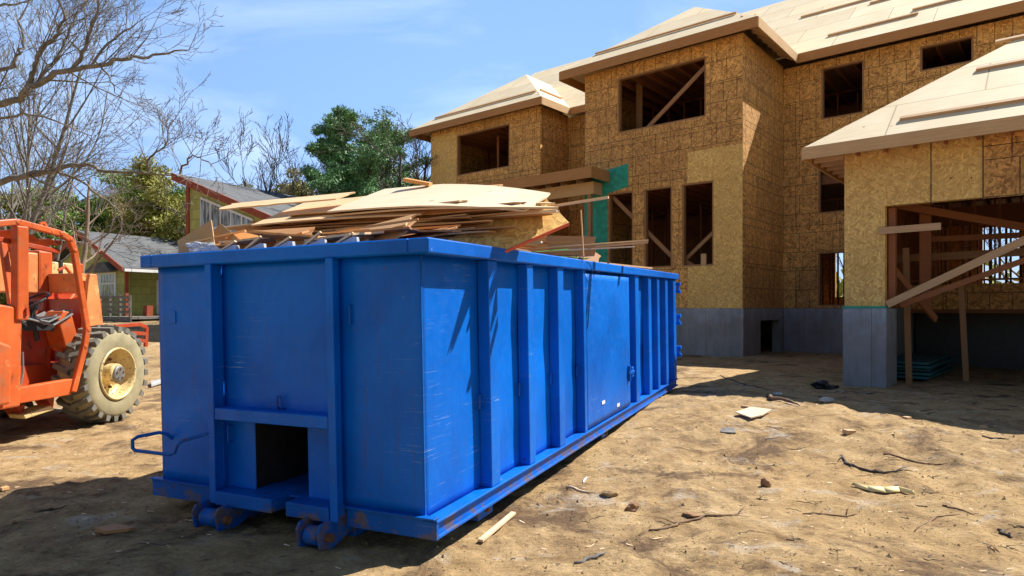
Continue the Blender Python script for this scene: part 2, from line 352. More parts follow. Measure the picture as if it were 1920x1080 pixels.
def glass():
    k = NM('window_glass'); k.bump(k.noise(k.map(), 1.2, 2), .1, .05); m = k.done(k.ramp(k.noise(k.map((3, 3, .6)), 2.5, 4), [(.4, (.05, .06, .08)), (.6, (.36, .42, .50))]), .08); k.p.inputs['Specular IOR Level'].default_value = 1.0; return m
M['glass'] = glass()
M['bark'] = simple('grey_bark', (.17, .15, .125), .9, .45, 5, .5)
M['bark_dark'] = simple('dark_bark', (.075, .058, .045), .9, .4, 5, .5)
M['bark_pink'] = simple('pinkish_bark', (.24, .17, .125), .9, .35, 5, .5)
M['wood_grey'] = simple('weathered_grey_wood', (.15, .14, .13), .85, .35, 6)
def leafm(name, c1, c2):
    k = NM(name); v = k.map(); col = k.mix(k.ramp(k.noise(v, 1.1, 4, .6), [(.35, 0.), (.65, 1.)]), c1, c2)
    ob = k.n('ShaderNodeObjectInfo'); col = k.mix(k.ramp(k.noise(v, 9, 2), [(.3, .0), (.7, .5)]), col, tuple(x*1.5 for x in c2))
    m = k.done(col, .6); return m
M['pine'] = leafm('blue_green_needles', (.06, .17, .075), (.15, .29, .10))
M['pine_dark'] = leafm('dark_green_needles', (.055, .14, .035), (.13, .23, .05))
M['olive'] = leafm('olive_foliage', (.16, .19, .025), (.30, .28, .05))
M['green_leaf'] = leafm('green_foliage', (.11, .21, .03), (.24, .34, .06))
M['ply'] = [plywood('plywood_cream', (.72, .50, .28), False), plywood('plywood_tan', (.62, .36, .16), False), plywood('plywood_brown', (.42, .205, .08), False), plywood('plywood_white', (.70, .57, .40), False), plywood('board_orange', (.66, .30, .085), False)]
M['teal'] = simple('teal_lumber', (.015, .10, .11), .7, .3, 6)
M['cardboard'] = simple('cardboard', (.50, .30, .13), .8, .15, 3)
M['redtape'] = simple('red_edge_paint', (.55, .09, .05), .6, .2, 5)
M['green_strap'] = simple('green_strapping', (.12, .42, .07), .4, .2, 5)
M['greypaint'] = simple('grey_primed_wood', (.42, .42, .43), .7, .2, 8)
M['rock'] = simple('brown_rock', (.28, .15, .075), .9, .35, 9, .5)
M['stick'] = simple('dry_stick', (.21, .125, .07), .9, .4, 8, .4)
M['splinter'] = simple('splintered_pine', (.72, .52, .33), .8, .2, 8, .2)
M['rag'] = simple('pale_yellow_rag', (.75, .60, .28), .8, .25, 5, .3)
M['blackbag'] = simple('black_plastic', (.012, .012, .014), .3, .3, 5, .6)
def clearp():
    k = NM('clear_plastic'); k.bump(k.noise(k.map(), 14, 4), .8, .03); m = k.done((.75, .78, .8), .25); k.p.inputs['Transmission Weight'].default_value = .6; return m
M['plastic'] = clearp()
# ---------------------------------------------------------------- terrain
def _h(ix, iy, seed):
    n = (ix*374761393 + iy*668265263 + seed*1442695041) & 0xffffffff
    n = ((n ^ (n >> 13))*1274126177) & 0xffffffff
    return ((n ^ (n >> 16)) & 0xffff)/65535.0
def vnoise(x, y, seed=0):
    x = np.asarray(x, float); y = np.asarray(y, float); ix = np.floor(x).astype(np.int64); iy = np.floor(y).astype(np.int64)
    fx = x-ix; fy = y-iy; fx = fx*fx*(3-2*fx); fy = fy*fy*(3-2*fy)
    a = _h(ix, iy, seed); b = _h(ix+1, iy, seed); c = _h(ix, iy+1, seed); d = _h(ix+1, iy+1, seed)
    return (a*(1-fx)+b*fx)*(1-fy)+(c*(1-fx)+d*fx)*fy-.5
def S(t): t = np.clip(t, 0, 1); return t*t*(3-2*t)
DIMP = [(nr.uniform(-5, 9), nr.uniform(2.2, 10), nr.uniform(.08, .22), nr.uniform(.3, 1)) for _ in range(90)]
def gz(x, y, fine=True):
    x = np.asarray(x, float); y = np.asarray(y, float)
    z = .015 + .185*S((y-4.6+.2*x)/5.5)*S((x+4.5)/4.5) + .10*np.exp(-((x-3.6)/1.9)**2-((y-8.4)/1.5)**2)
    z = z + .8*S((y-17)/18)*S((-x-1)/9) + .03*S((y-5)/4)*S((-x-3)/2)
    z = z + .55*np.exp(-((x+9.3)/2.6)**2-((y-17.5)/1.6)**2) + .35*np.exp(-((x+7.0)/1.2)**2-((y-14)/1.4)**2)
    z = z + .05*vnoise(x*.8, y*.8, 3) + .022*vnoise(x*2.1+3, y*2.1, 4)
    z = z - .07*np.exp(-((x-2.2)/.5)**2)*0
    if fine:
        near = 1/(1+(np.hypot(x, y)/14)**4)
        r = 1-2*np.abs(vnoise(x*3.3+.9*vnoise(x*2, y*2, 21), y*4.6, 5))
        z = z + near*(.019*(r-.5) + .016*vnoise(x*7.5, y*7.5, 6) + .013*vnoise(x*17, y*17, 7) + .008*vnoise(x*39, y*39, 8))
        rough = S((vnoise(x*.9+7, y*.9, 12)+.1)*3.0)
        z = z + near*rough*(.022*np.abs(vnoise(x*11, y*11, 9))+.016*np.abs(vnoise(x*27, y*27, 10)))
        ch = np.exp(-(((x-.62-(y-4)*.45))/.75)**2)*(y > 3.5)*(y < 12)      # churned strip along the dumpster
        z = z + ch*(.05*np.abs(vnoise(x*6+1, y*6, 51)) + .035*np.abs(vnoise(x*15, y*15, 52)))
        for k_, off in ((0, 2.6), (1, 4.3)):                                # old wheel tracks curving towards the garage
            q = (x-off-.35*(y-3)-.25*np.sin(y*.45))/.16; z = z + near*(-.022*np.exp(-q*q)+.016*np.exp(-(np.abs(q)-1.7)**2*2))*(.6+.8*(vnoise(x*1.5, y*1.5, 60+k_)+.5))*(1+.35*np.sin(y*42+q*2))
        for dx, dy, rr, k in DIMP:
            m = (np.abs(x-dx) < 3*rr) & (np.abs(y-dy) < 3*rr)
            if np.any(m):
                q = ((x-dx)**2+((y-dy)*1.0)**2)/rr**2; z = z + np.where(m, k*.03*(q-.55)*np.exp(-q), 0)
    return z
def ground():
    ys = [1.4]
    while ys[-1] < 900: ys.append(ys[-1]+max(.019, .0088*ys[-1]))
    ys = [-60, -25, -10, -4, -1, .2, .8]+ys
    xs = list(np.arange(-6, 9.0, .033))
    t = [9.0]
    while t[-1] < 900: t.append(t[-1]+max(.035, .035*(t[-1]-7.8)))
    l_ = [-6.033]
    while l_[-1] > -900: l_.append(l_[-1]-max(.04, .035*(-l_[-1]-4.8)))
    xs = np.array(l_[::-1]+xs+t); ys = np.array(ys)
    X, Y = np.meshgrid(xs, ys); Z = gz(X, Y); nx, ny = len(xs), len(ys)
    me = bpy.data.meshes.new('ground'); me.vertices.add(nx*ny); me.vertices.foreach_set('co', np.stack([X, Y, Z], -1).astype(np.float32).ravel())
    i = np.arange(ny-1)[:, None]*nx+np.arange(nx-1)[None]; q = np.stack([i, i+1, i+1+nx, i+nx], -1).reshape(-1, 4)
    me.loops.add(q.size); me.loops.foreach_set('vertex_index', q.astype(np.int32).ravel()); me.polygons.add(len(q))
    me.polygons.foreach_set('loop_start', np.arange(0, q.size, 4, dtype=np.int32)); me.polygons.foreach_set('loop_total', np.full(len(q), 4, dtype=np.int32))
    me.polygons.foreach_set('use_smooth', [True]*len(q)); me.update(calc_edges=True); me.materials.append(M['sand'])
    o = bpy.data.objects.new('ground', me); sc.collection.objects.link(o); tag(o, kind='structure', label='sandy building site dirt with footprints and litter')
ground()
def gpt(px, py):   # where the view ray through a photograph point meets the dirt
    d = np.array([(px-960)/FPX, 1, (HOR-py)/FPX]); t = 1.5
    while EYE+d[2]*t > float(gz(d[0]*t, t, False)) and t < 80: t += .01
    return Vector((d[0]*t, t, float(gz(d[0]*t, t))))
# ---------------------------------------------------------------- the unfinished house
F2 = Vector((.7675, -.6412, 0)); W2 = Vector((.6412, .7675, 0))
HB = Vector((-9.0, 18.0, -1.4))
Hrot = Matrix((F2, W2, Vector((0,0,1)))).transposed()
hpos = F2*HB.x+W2*HB.y+Vector((0,0,EYE+HB.z))
house = thing('unfinished_house', 'large two storey house under construction with bare particleboard walls and open window holes', 'house', hpos, Hrot)
def H(name, mb, mat, parent=None): 
    if parent: return mb.build(name, mat, parent)
    return mb.build(name, mat, house, tuple(-HB))
DB, DW, DM_, DG = 17.27, 18.79, 20.53, 12.2
TH = .16; ER = 7.43; PT = .72; OV = .45
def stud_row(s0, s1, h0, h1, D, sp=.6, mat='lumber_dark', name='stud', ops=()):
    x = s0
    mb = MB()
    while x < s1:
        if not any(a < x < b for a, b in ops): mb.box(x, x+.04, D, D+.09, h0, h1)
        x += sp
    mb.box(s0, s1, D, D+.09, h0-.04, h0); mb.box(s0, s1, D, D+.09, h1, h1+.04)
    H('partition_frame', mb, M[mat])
# walls with openings: (s0,s1,h0,h1)
win_bay = (-10.27, -7.49, 5.27, 6.93)
tri = [(-10.6, -9.75, 1.17, 3.49), (-9.38, -8.5, 1.17, 3.49), (-8.19, -7.27, 1.17, 3.49)]
H('front_bay_wall', MB().wall(-11.45, -6.47, .0, 7.30, DB, TH, [win_bay]+tri), M['osb'])
H('bay_side_wall', MB().wall(DB+TH+.002, DM_-.002, .0, 7.30, -6.47-TH, TH, side=True), M['osb'])
H('bay_far_side_wall', MB().wall(DB+TH+.002, DM_-.002, .0, 7.30, -11.45, TH, side=True), M['osb'])
win_w = (-18.56, -15.82, 5.29, 6.92)
H('wing_wall', MB().wall(-20.08, -14.37, .0, 7.30, DW, TH, [win_w, (-17.5, -15.2, 0.2, 2.9)]), M['osb'])
H('wing_side_wall', MB().wall(DW+TH+.002, DM_-.002, .0, 7.30, -14.37-TH, TH, side=True), M['osb'])
H('wing_end_wall', MB().wall(DW+TH+.002, 32, .0, 7.30, -20.08, TH, side=True), M['osb'])
H('recess_wall', MB().wall(-14.37, -11.45, .0, 7.22, DM_, TH, [(-13.6, -12.3, .2, 3.0)]), M['osb'])
mw = [(-5.38, -4.26, 5.50, 7.0), (-2.91, -1.73, 6.33, 7.01), (-5.47, -4.4, 2.76, 4.08), (-5.47, -4.4, .06, 1.64), (-2.6, 3.5, .08, 3.6)]
H('main_wall', MB().wall(-6.47, 5.2, .0, 7.22, DM_, TH, mw), M['osb'])
H('rear_wall', MB().wall(-20.08, 5.2, .0, 7.30, 32, TH, [(-7.8, -7.1, .5, 2.6), (-2.4, -1.2, .5, 3.2), (-.9, -.4, .5, 3.2), (-16, -14.6, 5.2, 6.9), (-4, -2.6, 5.1, 6.8), (-13, -11.5, 1, 3)]), M['osb'])
H('right_end_wall', MB().wall(DM_+.2, 32, .0, 7.30, 5.05, TH, [(23, 24.5, 1, 3), (27, 29, 1, 3)], side=True), M['osb'])
# foundation
f = MB()
f.wall(-11.47, -6.45, -1.75, -.003, DB-.02, .25); f.wall(DB+.232, DM_-.03, -1.75, -.003, -6.70, .25, [(18.55, 20.25, -1.7, -.34)], side=True)
f.wall(-20.1, -14.35, -1.75, -.003, DW-.02, .25); f.wall(-14.34, -11.48, -1.75, -.003, DM_-.02, .25)
f.wall(-6.44, 5.2, -1.75, -.003, DM_-.02, .25)
f.wall(DW+.235, 32, -1.75, -.003, -20.1, .25, side=True); f.wall(-20.1, 5.2, -1.75, -.003, 32.0, .25)
H('foundation', f, M['concrete'])
H('crawl_space_wall', MB().box(-9.6, -9.5, DB+.3, DM_, -1.7, -.35), M['subfloor'])
# floors
for h, t in ((-.02, .28), (3.95, .30)):
    fl = MB().box(-19.85, 5.0, DM_+.25, 31.9, h-t, h); fl.box(-11.2, -6.75, DB+.28, DM_+.248, h-t, h); fl.box(-19.8, -14.65, DW+.28, DM_+.248, h-t, h)
    H('floor_deck', fl, M['subfloor'])
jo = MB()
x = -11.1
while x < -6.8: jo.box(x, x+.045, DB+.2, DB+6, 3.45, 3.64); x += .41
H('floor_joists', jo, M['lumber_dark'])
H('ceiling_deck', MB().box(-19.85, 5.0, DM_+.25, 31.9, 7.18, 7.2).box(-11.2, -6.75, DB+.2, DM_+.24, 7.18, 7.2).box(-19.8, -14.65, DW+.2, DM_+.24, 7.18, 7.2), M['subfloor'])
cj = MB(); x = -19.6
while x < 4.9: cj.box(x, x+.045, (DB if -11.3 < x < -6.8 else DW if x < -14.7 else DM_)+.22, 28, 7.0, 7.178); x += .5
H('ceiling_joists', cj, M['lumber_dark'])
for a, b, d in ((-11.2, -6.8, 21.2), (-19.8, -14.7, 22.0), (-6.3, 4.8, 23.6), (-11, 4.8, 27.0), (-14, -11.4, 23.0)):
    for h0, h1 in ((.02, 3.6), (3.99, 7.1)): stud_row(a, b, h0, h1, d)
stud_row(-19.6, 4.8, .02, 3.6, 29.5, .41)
# diagonal closed off rooms behind so the windows look into dark rooms
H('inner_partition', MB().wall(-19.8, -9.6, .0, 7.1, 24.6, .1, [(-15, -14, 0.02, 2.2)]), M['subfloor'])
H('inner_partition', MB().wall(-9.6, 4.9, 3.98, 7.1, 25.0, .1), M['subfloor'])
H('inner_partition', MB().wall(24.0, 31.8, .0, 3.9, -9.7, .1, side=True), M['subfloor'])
# plain pale panels, green panel (lie 12 mm proud)
H('pale_panel', MB().wall(-8.02, -6.475, 1.17+2.32, 4.36, DB-.014, .012), M['osb_plain'])['label'] = 'pale plain particleboard panels without grid lines'
H('pale_panel', MB().wall(-7.27, -6.475, .003, 3.488, DB-.014, .012), M['osb_plain'])
H('pale_panel', MB().wall(-8.02, -7.272, .003, 1.165, DB-.014, .012), M['osb_plain'])
H('pale_panel', MB().wall(-20.07, -18.58, 2.0, 7.1, DW-.014, .012), M['osb_plain'])
H('green_panel', MB().prism([(-11.46, DB-.014, .9), (-10.62, DB-.014, .9), (-10.62, DB-.014, 3.5), (-9.91, DB-.014, 3.62), (-9.91, DB-.014, 4.32), (-10.75, DB-.014, 4.2), (-11.46, DB-.014, 4.1)], (0, .012, 0)), M['green'])['label'] = 'teal green sheathing panel'
# window frames (rough lumber reveals) and braces
def rframe(o, D, name='window_frame', t=.045, d=.15):
    a, b, c, e = o; m = MB()
    m.box(a, a+t, D+.012, D+d, c, e); m.box(b-t, b, D+.012, D+d, c, e); m.box(a+t, b-t, D+.012, D+d, c, c+t); m.box(a+t, b-t, D+.012, D+d, e-t, e)
    return H(name, m, M['lumber'])
for o, D in [(win_bay, DB), (win_w, DW)]+[(q, DB) for q in tri]+[(q, DM_) for q in mw[:4]]: rframe(o, D)
def brace(a, b, w_=.09, t=.04, mat='brace', name='brace', up=(0, 1, 0)): return H(name, MB().bar(a, b, w_, t, up), M[mat])
brace((-9.45, DB+.2, 5.27), (-7.5, DB+.2, 6.78), .12, mat='lumber')
brace((-10.6, DB+.2, 3.45), (-8.35, DB+.2, 1.25), .12, mat='lumber')
brace((-8.3, DB+.24, 1.3), (-7.2, DB+.24, 2.25), .1, mat='lumber')
brace((-8.6, DB+.2, 1.6), (-7.8, DB+.2, 1.1), .1, mat='lumber')
brace((-10.2, DB+1.2, 5.2), (-10.2, DB+1.2, 7.1), .2, .05, 'lumber')
brace((-17.6, DW+1.4, 5.2), (-17.6, DW+1.4, 7.1), .1, .05, 'lumber_dark')
H('scrap_on_sill', MB().box(-7.62, -7.48, DB-.03, DB+.03, 1.17, 1.5), M['brace'])
# roofs: slabs from the eave up
def Z(d): return ER+PT*d
def slab(name, pts, mat='roof', t=.035): return H(name, MB().prism(pts, (0, 0, -t)), M[mat])
mb_e = DM_-OV; RD = 26.3; RH = ER+PT*(RD-mb_e)
slab('main_roof_slope', [(-20.86, mb_e, ER), (5.9, mb_e, ER), (5.9, RD, RH), (-20.5, RD, RH)])
slab('main_roof_slope', [(-20.86, 32.5, ER), (-20.5, RD+.02, RH), (5.9, RD+.02, RH), (5.9, 32.5, ER)])
H('gable_wall', MB().prism([(-20.08, DM_, 7.2), (-20.08, 32, 7.2), (-20.08, RD, RH-.3)], (.1, 0, 0)), M['osb'])
H('gable_wall', MB().prism([(5.05, DM_, 7.2), (5.05, 32, 7.2), (5.05, RD, RH-.3)], (.1, 0, 0)), M['osb'])
def hip(sl_, sr, de, vd, eps=.004):
    hw = (sr-sl_)/2; sm = (sl_+sr)/2; pk = (sm, de+hw, ER+PT*hw); vy = mb_e+hw+.02
    slab('hip_roof_slope', [(sl_, de, ER+eps), (sr, de, ER+eps), (pk[0], pk[1], pk[2]+eps)])
    slab('hip_roof_slope', [(sr, de, ER+eps), (sr, mb_e, ER+eps), (sm, vy, pk[2]+eps), (pk[0], pk[1], pk[2]+eps)])
    slab('hip_roof_slope', [(sl_, mb_e, ER+eps), (sl_, de, ER+eps), (pk[0], pk[1], pk[2]+eps), (sm, vy, pk[2]+eps)])
hip(-12.09, -5.93, DB-OV, 0); hip(-20.86, -13.98, DW-OV, 0)
# fascia boards
def fas(a, b, mat='fascia', h=.26, top=ER-.0): return H('fascia', MB().bar((*a, top-h/2-.02), (*b, top-h/2-.02), .035, h), M[mat])
eb = DB-OV; ew = DW-OV
fas((-12.10, eb-.02), (-5.90, eb-.02)); fas((-5.91, eb), (-5.91, mb_e), 'fascia_pale'); fas((-12.11, eb), (-12.11, mb_e))
fas((-20.88, ew-.02), (-13.95, ew-.02)); fas((-13.96, ew), (-13.96, mb_e), 'fascia_pale'); fas((-20.88, ew), (-20.88, 32))
fas((-5.88, mb_e-.02), (5.9, mb_e-.02)); fas((-13.93, mb_e-.02), (-12.13, mb_e-.02))
def tails(s0, s1, D, e, side=None, sp=.41):
    m = MB(); x = s0
    while x < s1:
        if side is None: m.hexa([(x,e,ER-.24),(x+.04,e,ER-.24),(x+.04,D,ER+PT*(D-e)-.24),(x,D,ER+PT*(D-e)-.24),(x,e,ER-.05),(x+.04,e,ER-.05),(x+.04,D,ER+PT*(D-e)-.05),(x,D,ER+PT*(D-e)-.05)])
        else:
            m.hexa([(D,x,ER+PT*.44-.24),(D,x+.04,ER+PT*.44-.24),(e,x+.04,ER-.24),(e,x,ER-.24),(D,x,ER+PT*.44-.05),(D,x+.04,ER+PT*.44-.05),(e,x+.04,ER-.05),(e,x,ER-.05)])
        x += sp
    H('rafter_tails', m, M['fascia_pale'])
tails(-11.9, -6.1, DB, eb); tails(-20.6, -14.2, DW, ew); tails(-5.8, 5.5, DM_, mb_e); tails(-13.8, -12.2, DM_, mb_e)
tails(eb+.3, mb_e, -6.47, -5.93, 1); tails(ew+.3, mb_e, -14.37, -13.98, 1)
# roof cleats
def cleat(pt, L, base, off=0.0, kind='n'):   # along the eave, d up the slope
    s, d = pt; e, y0, h0 = base
    y = y0+d; h = h0+PT*d+.012
    return H('roof_cleat', MB().bar((s, y, h+.02), (s+L, y, h+.02), .09, .045, (0, -PT, 1)), M['brace'])
bM_ = (0, mb_e, ER+.01); bB = (0, eb, ER+.02); bW = (0, ew, ER+.02)
for s, d, L in ((-11.25, .75, 4.5), (-10.2, 1.9, 2.2)): cleat((s, d), L, bB) if d < 1 else None
cleat((-20.0, .62), 5.3, bW)
H('roof_cleat', MB().bar((-14.5, ew+.62, ER+PT*.62+.05), (-14.5, mb_e+.2, ER+PT*.62+.05), .09, .045), M['brace'])
for s, d, L in ((-5.3, .85, 2.3), (-4.6, 2.9, 3.0), (-3.2, 1.25, 3.4), (-2.6, 2.4, 4.0), (-1.2, 1.1, 2.4), (-13.2, .9, 1.0), (-6.8, 3.4, 2.4), (-13.4, 2.4, 1.8)): cleat((s, d), L, bM_)
# porch
H('porch_roof', MB().box(-16.2, -10.58, 16.27, DB-.03, 4.13, 4.16).box(-16.2, -11.5, DB-.028, DW-.03, 4.13, 4.16), M['roof'])
H('porch_fascia', MB().box(-16.2, -10.54, 16.23, 16.268, 3.83, 4.16), M['fascia']); H('porch_fascia', MB().box(-10.578, -10.54, 16.27, DB-.03, 3.83, 4.16), M['fascia'])
pj = MB(); x = -16.0
while x < -10.7: pj.box(x, x+.04, 16.275, DB-.05, 3.85, 4.1); x += .6
H('porch_joists', pj, M['lumber'])
H('porch_beam', MB().box(-16.2, -10.9, 16.75, 16.85, 3.45, 3.82), M['fascia_pale']); H('porch_beam', MB().box(-10.9, -10.8, 16.75, 17.24, 3.45, 3.82), M['fascia_pale'])
H('porch_post', MB().box(-11.02, -10.9, 16.75, 16.87, -1.4, 3.45), M['lumber']); H('porch_post', MB().box(-16.1, -15.98, 16.75, 16.87, -1.4, 3.45), M['lumber'])
H('porch_floor', MB().box(-16.2, -11.5, 16.8, DW-.05, -1.5, -.1), M['concrete'])
# ---- garage bay
gh = DG-.02; go = (-2.22, 2.2, -2, 1.68)
H('garage_front_wall', MB().wall(-2.83, 4.2, .0, 2.95, DG, TH, [(-2.22, 2.2, -.5, 1.68)]), M['osb_plain'])
H('dark_panel', MB().wall(-.9, 4.2, 1.66, 2.94, DG-.014, .012), M['osb'])
H('panel_joint', MB().box(-1.585, -1.572, DG-.006, DG-.001, 1.66, 2.94).box(-.915, -.903, DG-.016, DG-.001, 1.64, 2.94), M['black'])
H('garage_pier', MB().wall(-2.85, -2.2, -1.75, -.004, DG-.02, .9), M['concrete']); H('garage_pier', MB().wall(2.2, 4.2, -1.75, -.004, DG-.02, .3), M['concrete'])
H('garage_side_foundation', MB().wall(DG+.885, DM_-.03, -1.75, -.004, -2.85, .22, side=True), M['concrete'])
H('garage_side_wall', MB().wall(DG+.165, DM_-.005, .0, 2.75, -2.83, TH, side=True), M['osb'])
H('garage_far_side_wall', MB().wall(DG+.165, DM_-.005, -1.6, 2.75, 4.05, TH, [(14, 15.5, .6, 2.2)], side=True), M['osb'])
H('sill_plate', MB().box(-2.86, -2.19, DG-.03, DG+.17, -.003, .035), M['green'])
ge, gH_ = DG-OV, 2.73
def GZ(d): return gH_+PT*d
gsl, gsr = -3.36, 4.5; ghw = (gsr-gsl)/2; gsm = (gsl+gsr)/2; gp = (gsm, ge+ghw, GZ(ghw))
slab('garage_roof_slope', [(gsl, ge, gH_), (gsr, ge, gH_), gp])
slab('garage_roof_slope', [(gsl, DM_-.01, gH_), (gsl, ge, gH_), gp, (gsm, DM_-.01, gp[2])])
slab('garage_roof_slope', [(gsr, ge, gH_), (gsr, DM_-.01, gH_), (gsm, DM_-.01, gp[2]), gp])
fas((gsl-.02, ge-.02), (gsr, ge-.02), 'fascia_pale', .2, gH_+.01); fas((gsl-.02, ge), (gsl-.02, DM_-.02), 'fascia_pale', .2, gH_+.01)
H('soffit_rafters', (lambda m: [m.bar((gsl+.03, y, gH_-.12), (-2.85, y, gH_-.12+.0), .04, .14) for y in np.arange(ge+.1, DM_-.1, .41)] and m)(MB()), M['fascia_pale'])
for s, d, L in ((-2.0, .42, 3.6), (-1.1, 1.75, 2.2), (-.9, 2.75, 2.6), (1.8, .9, 2)):
    y = ge+d; h = GZ(d)+.03; H('roof_cleat', MB().bar((s, y, h), (s+L, y, h), .09, .045, (0, -PT, 1)), M['brace'])
gr = MB()
for x in np.arange(-2.6, 4.0, .41): gr.bar((x, ge+.3, gH_-.1), (x, DM_-.1, gH_-.1), .04, .16)
H('garage_ceiling_joists', gr, M['lumber_dark'])
for (a, b, d, h0, h1) in ((-2.6, 4.0, 16.2, .6, 2.5), (-2.6, 4.0, 19.9, .1, 2.5)): stud_row(a, b, h0, h1, d, .41)
for sx_ in np.arange(13.2, 19.5, .5): H('stud', MB().box(-2.66, -2.57, sx_, sx_+.04, .01, 2.45), M['lumber_dark'])
H('garage_header_beam', MB().box(-2.6, 4.0, 18.0, 18.1, 1.9, 2.3), M['lumber_dark'])
H('garage_floor_deck', MB().box(-2.58, 4.0, 16.4, DM_-.03, -.1, .05), M['subfloor'])
H('garage_rim_board', MB().box(-2.58, 4.0, 16.34, 16.38, -.02, .5), M['osb'])
H('garage_rim_wall', MB().box(-2.58, 4.0, 17.6, 17.7, -1.7, -.1), M['black'])  # concrete wall coloured black, shade under the deck put into its colour
# braces across the garage opening
brace((-2.3, DG-.04, 1.27), (-1.44, DG-.04, 1.28), .035, .11, up=(0, 0, 1))
brace((-2.18, DG-.05, .06), (1.4, DG-.05, 1.95), .035, .115, up=(0, 0, 1))
brace((-2.1, DG+.6, .05), (1.6, DG+.9, 1.6), .04, .09, 'lumber_dark', up=(0, 0, 1))
brace((-2.03, 13.2, -1.35), (-2.08, 13.2, 1.05), .09, .09, 'lumber', up=(0, 1, 0))
brace((-1.30, 14.2, -1.3), (-1.38, 14.2, .5), .09, .08, 'lumber', up=(0, 1, 0))
brace((-2.6, 14.5, .95), (2.0, 14.9, 1.05), .04, .14, 'lumber', up=(0, 0, 1))
brace((-2.4, 13.0, 1.85), (1.5, 15.5, .9), .04, .13, 'lumber_dark', up=(0, 0, 1))
brace((-2.18, DG+.25, .7), (-1.7, DG+1.5, -.2), .04, .12, 'lumber_dark', up=(0, 0, 1))
brace((-1.9, 14.6, 1.3), (1.9, 15.6, 1.35), .04, .1, 'lumber_dark', up=(0, 0, 1))
for s in (-2.2,): H('jack_stud', MB().box(s, s+.1, DG+.17, DG+.3, .04, 1.66).box(s+.28, s+.45, DG+1.3, DG+1.4, .04, 2.4), M['lumber_dark'])
def hw_(s, D, h): return F2*s+W2*D+Vector((0, 0, EYE+h))   # house frame to world
# ---------------------------------------------------------------- dumpster
yaw, pit, rol = .4367, .0187, -.0097
u = Vector((math.sin(yaw)*math.cos(pit), math.cos(yaw)*math.cos(pit), math.sin(pit)))
l_ = Vector((-math.cos(yaw), math.sin(yaw), 0)); n_ = u.cross(l_); n_ = n_ if n_.z > 0 else -n_; n_.normalize()
l2 = l_*math.cos(rol)+n_*math.sin(rol); n2 = n_*math.cos(rol)-l_*math.sin(rol)
Drot = Matrix((-l2, u, n2)).transposed(); DO = Vector((-.5088, 3.8734, EYE-1.3485))
W_, L_, H_ = 2.25, 7.17, 1.754
dump = thing('roll_off_dumpster', 'long blue steel roll off dumpster heaped with scrap plywood in the yard', 'dumpster', DO, Drot)
def Dp(name, mb, mat='blue', bv=.005, parent=None):
    o = mb.build(name, M[mat], parent or dump)
    if bv: bev(o, bv)
    return o
def bx(m, a0, a1, b0, b1, c0, c1): return m.box(-a1, -a0, b0, b1, c0, c1)
def panel(name, fixed, u0, u1, v0, v1, plane, dent=.012, n=(60, 16), th=.012, seed=1):
    """gently dented steel sheet: plane 'x' (side) or 'y' (front)"""
    m = MB(); nu, nv = n; g = {}
    for i in range(nu+1):
        for j in range(nv+1):
            a = u0+(u1-u0)*i/nu; c = v0+(v1-v0)*j/nv; e = min(1, 6*min(i/nu, 1-i/nu))*min(1, 6*min(j/nv, 1-j/nv))
            d = dent*e*float(vnoise(a*1.7, c*1.9, seed)+.5*vnoise(a*4, c*4, seed+1))
            g[i, j] = (fixed+d, a, c) if plane == 'x' else (a, fixed+d, c)
    for i in range(nu):
        for j in range(nv):
            q = [g[i, j], g[i+1, j], g[i+1, j+1], g[i, j+1]]
            m.face(q)
    o = m.build(name, M['blue'], dump, smooth=True)
    mo = o.modifiers.new('weld', 'WELD'); mo = o.modifiers.new('thick', 'SOLIDIFY'); mo.thickness = th; mo.offset = -1 if plane == 'x' else 1
    return o
panel('side_panel', 0, 0, L_, .1, 1.67, 'x', .02, (140, 24))
Dp('side_panel', bx(MB(), W_-.012, W_, 0, L_, .1, 1.67))
# front: right sheet, left sheet, centre sheet with the hook opening
panel('front_panel', 0, -.60, 0, .13, 1.67, 'y', .008, (12, 24)); panel('front_panel', 0, -W_, -1.63, .13, 1.67, 'y', .010, (12, 24))
panel('front_panel', .015, -1.62, -.6, .62, 1.67, 'y', .03, (20, 24))
Dp('front_panel', bx(MB(), .6, .9, .015, .027, .10, .62)); Dp('front_panel', bx(MB(), 1.36, 1.63, .015, .027, .10, .62))
tn = MB(); bx(tn, .885, .9, .03, 6.2, .12, .62); bx(tn, 1.36, 1.375, .03, 6.2, .12, .62); bx(tn, .885, 1.375, .03, 6.2, .62, .63); bx(tn, .885, 1.375, 6.2, 6.21, .12, .62)
Dp('hook_tunnel', tn, 'black', 0)  # black colour stands in for the shade inside the tunnel
Dp('floor', bx(MB(), .013, W_-.013, .03, L_-.02, .11, .125), 'rustblue', 0)
for a in (.555, 1.59): Dp('front_post', bx(bx(MB(), a, a+.055, -.12, -.106, .05, 1.66), a+.040, a+.054, -.1055, .012, .05, 1.66), 'blue', .003)
Dp('crossbar', bx(MB(), .617, 1.588, -.115, .01, .615, .695))
Dp('sill_beam', bx(MB(), 1.08, 1.588, -.13, .2, .045, .135), 'rustblue'); Dp('sill_beam', bx(MB(), .617, .96, -.13, .2, .045, .135), 'rustblue')
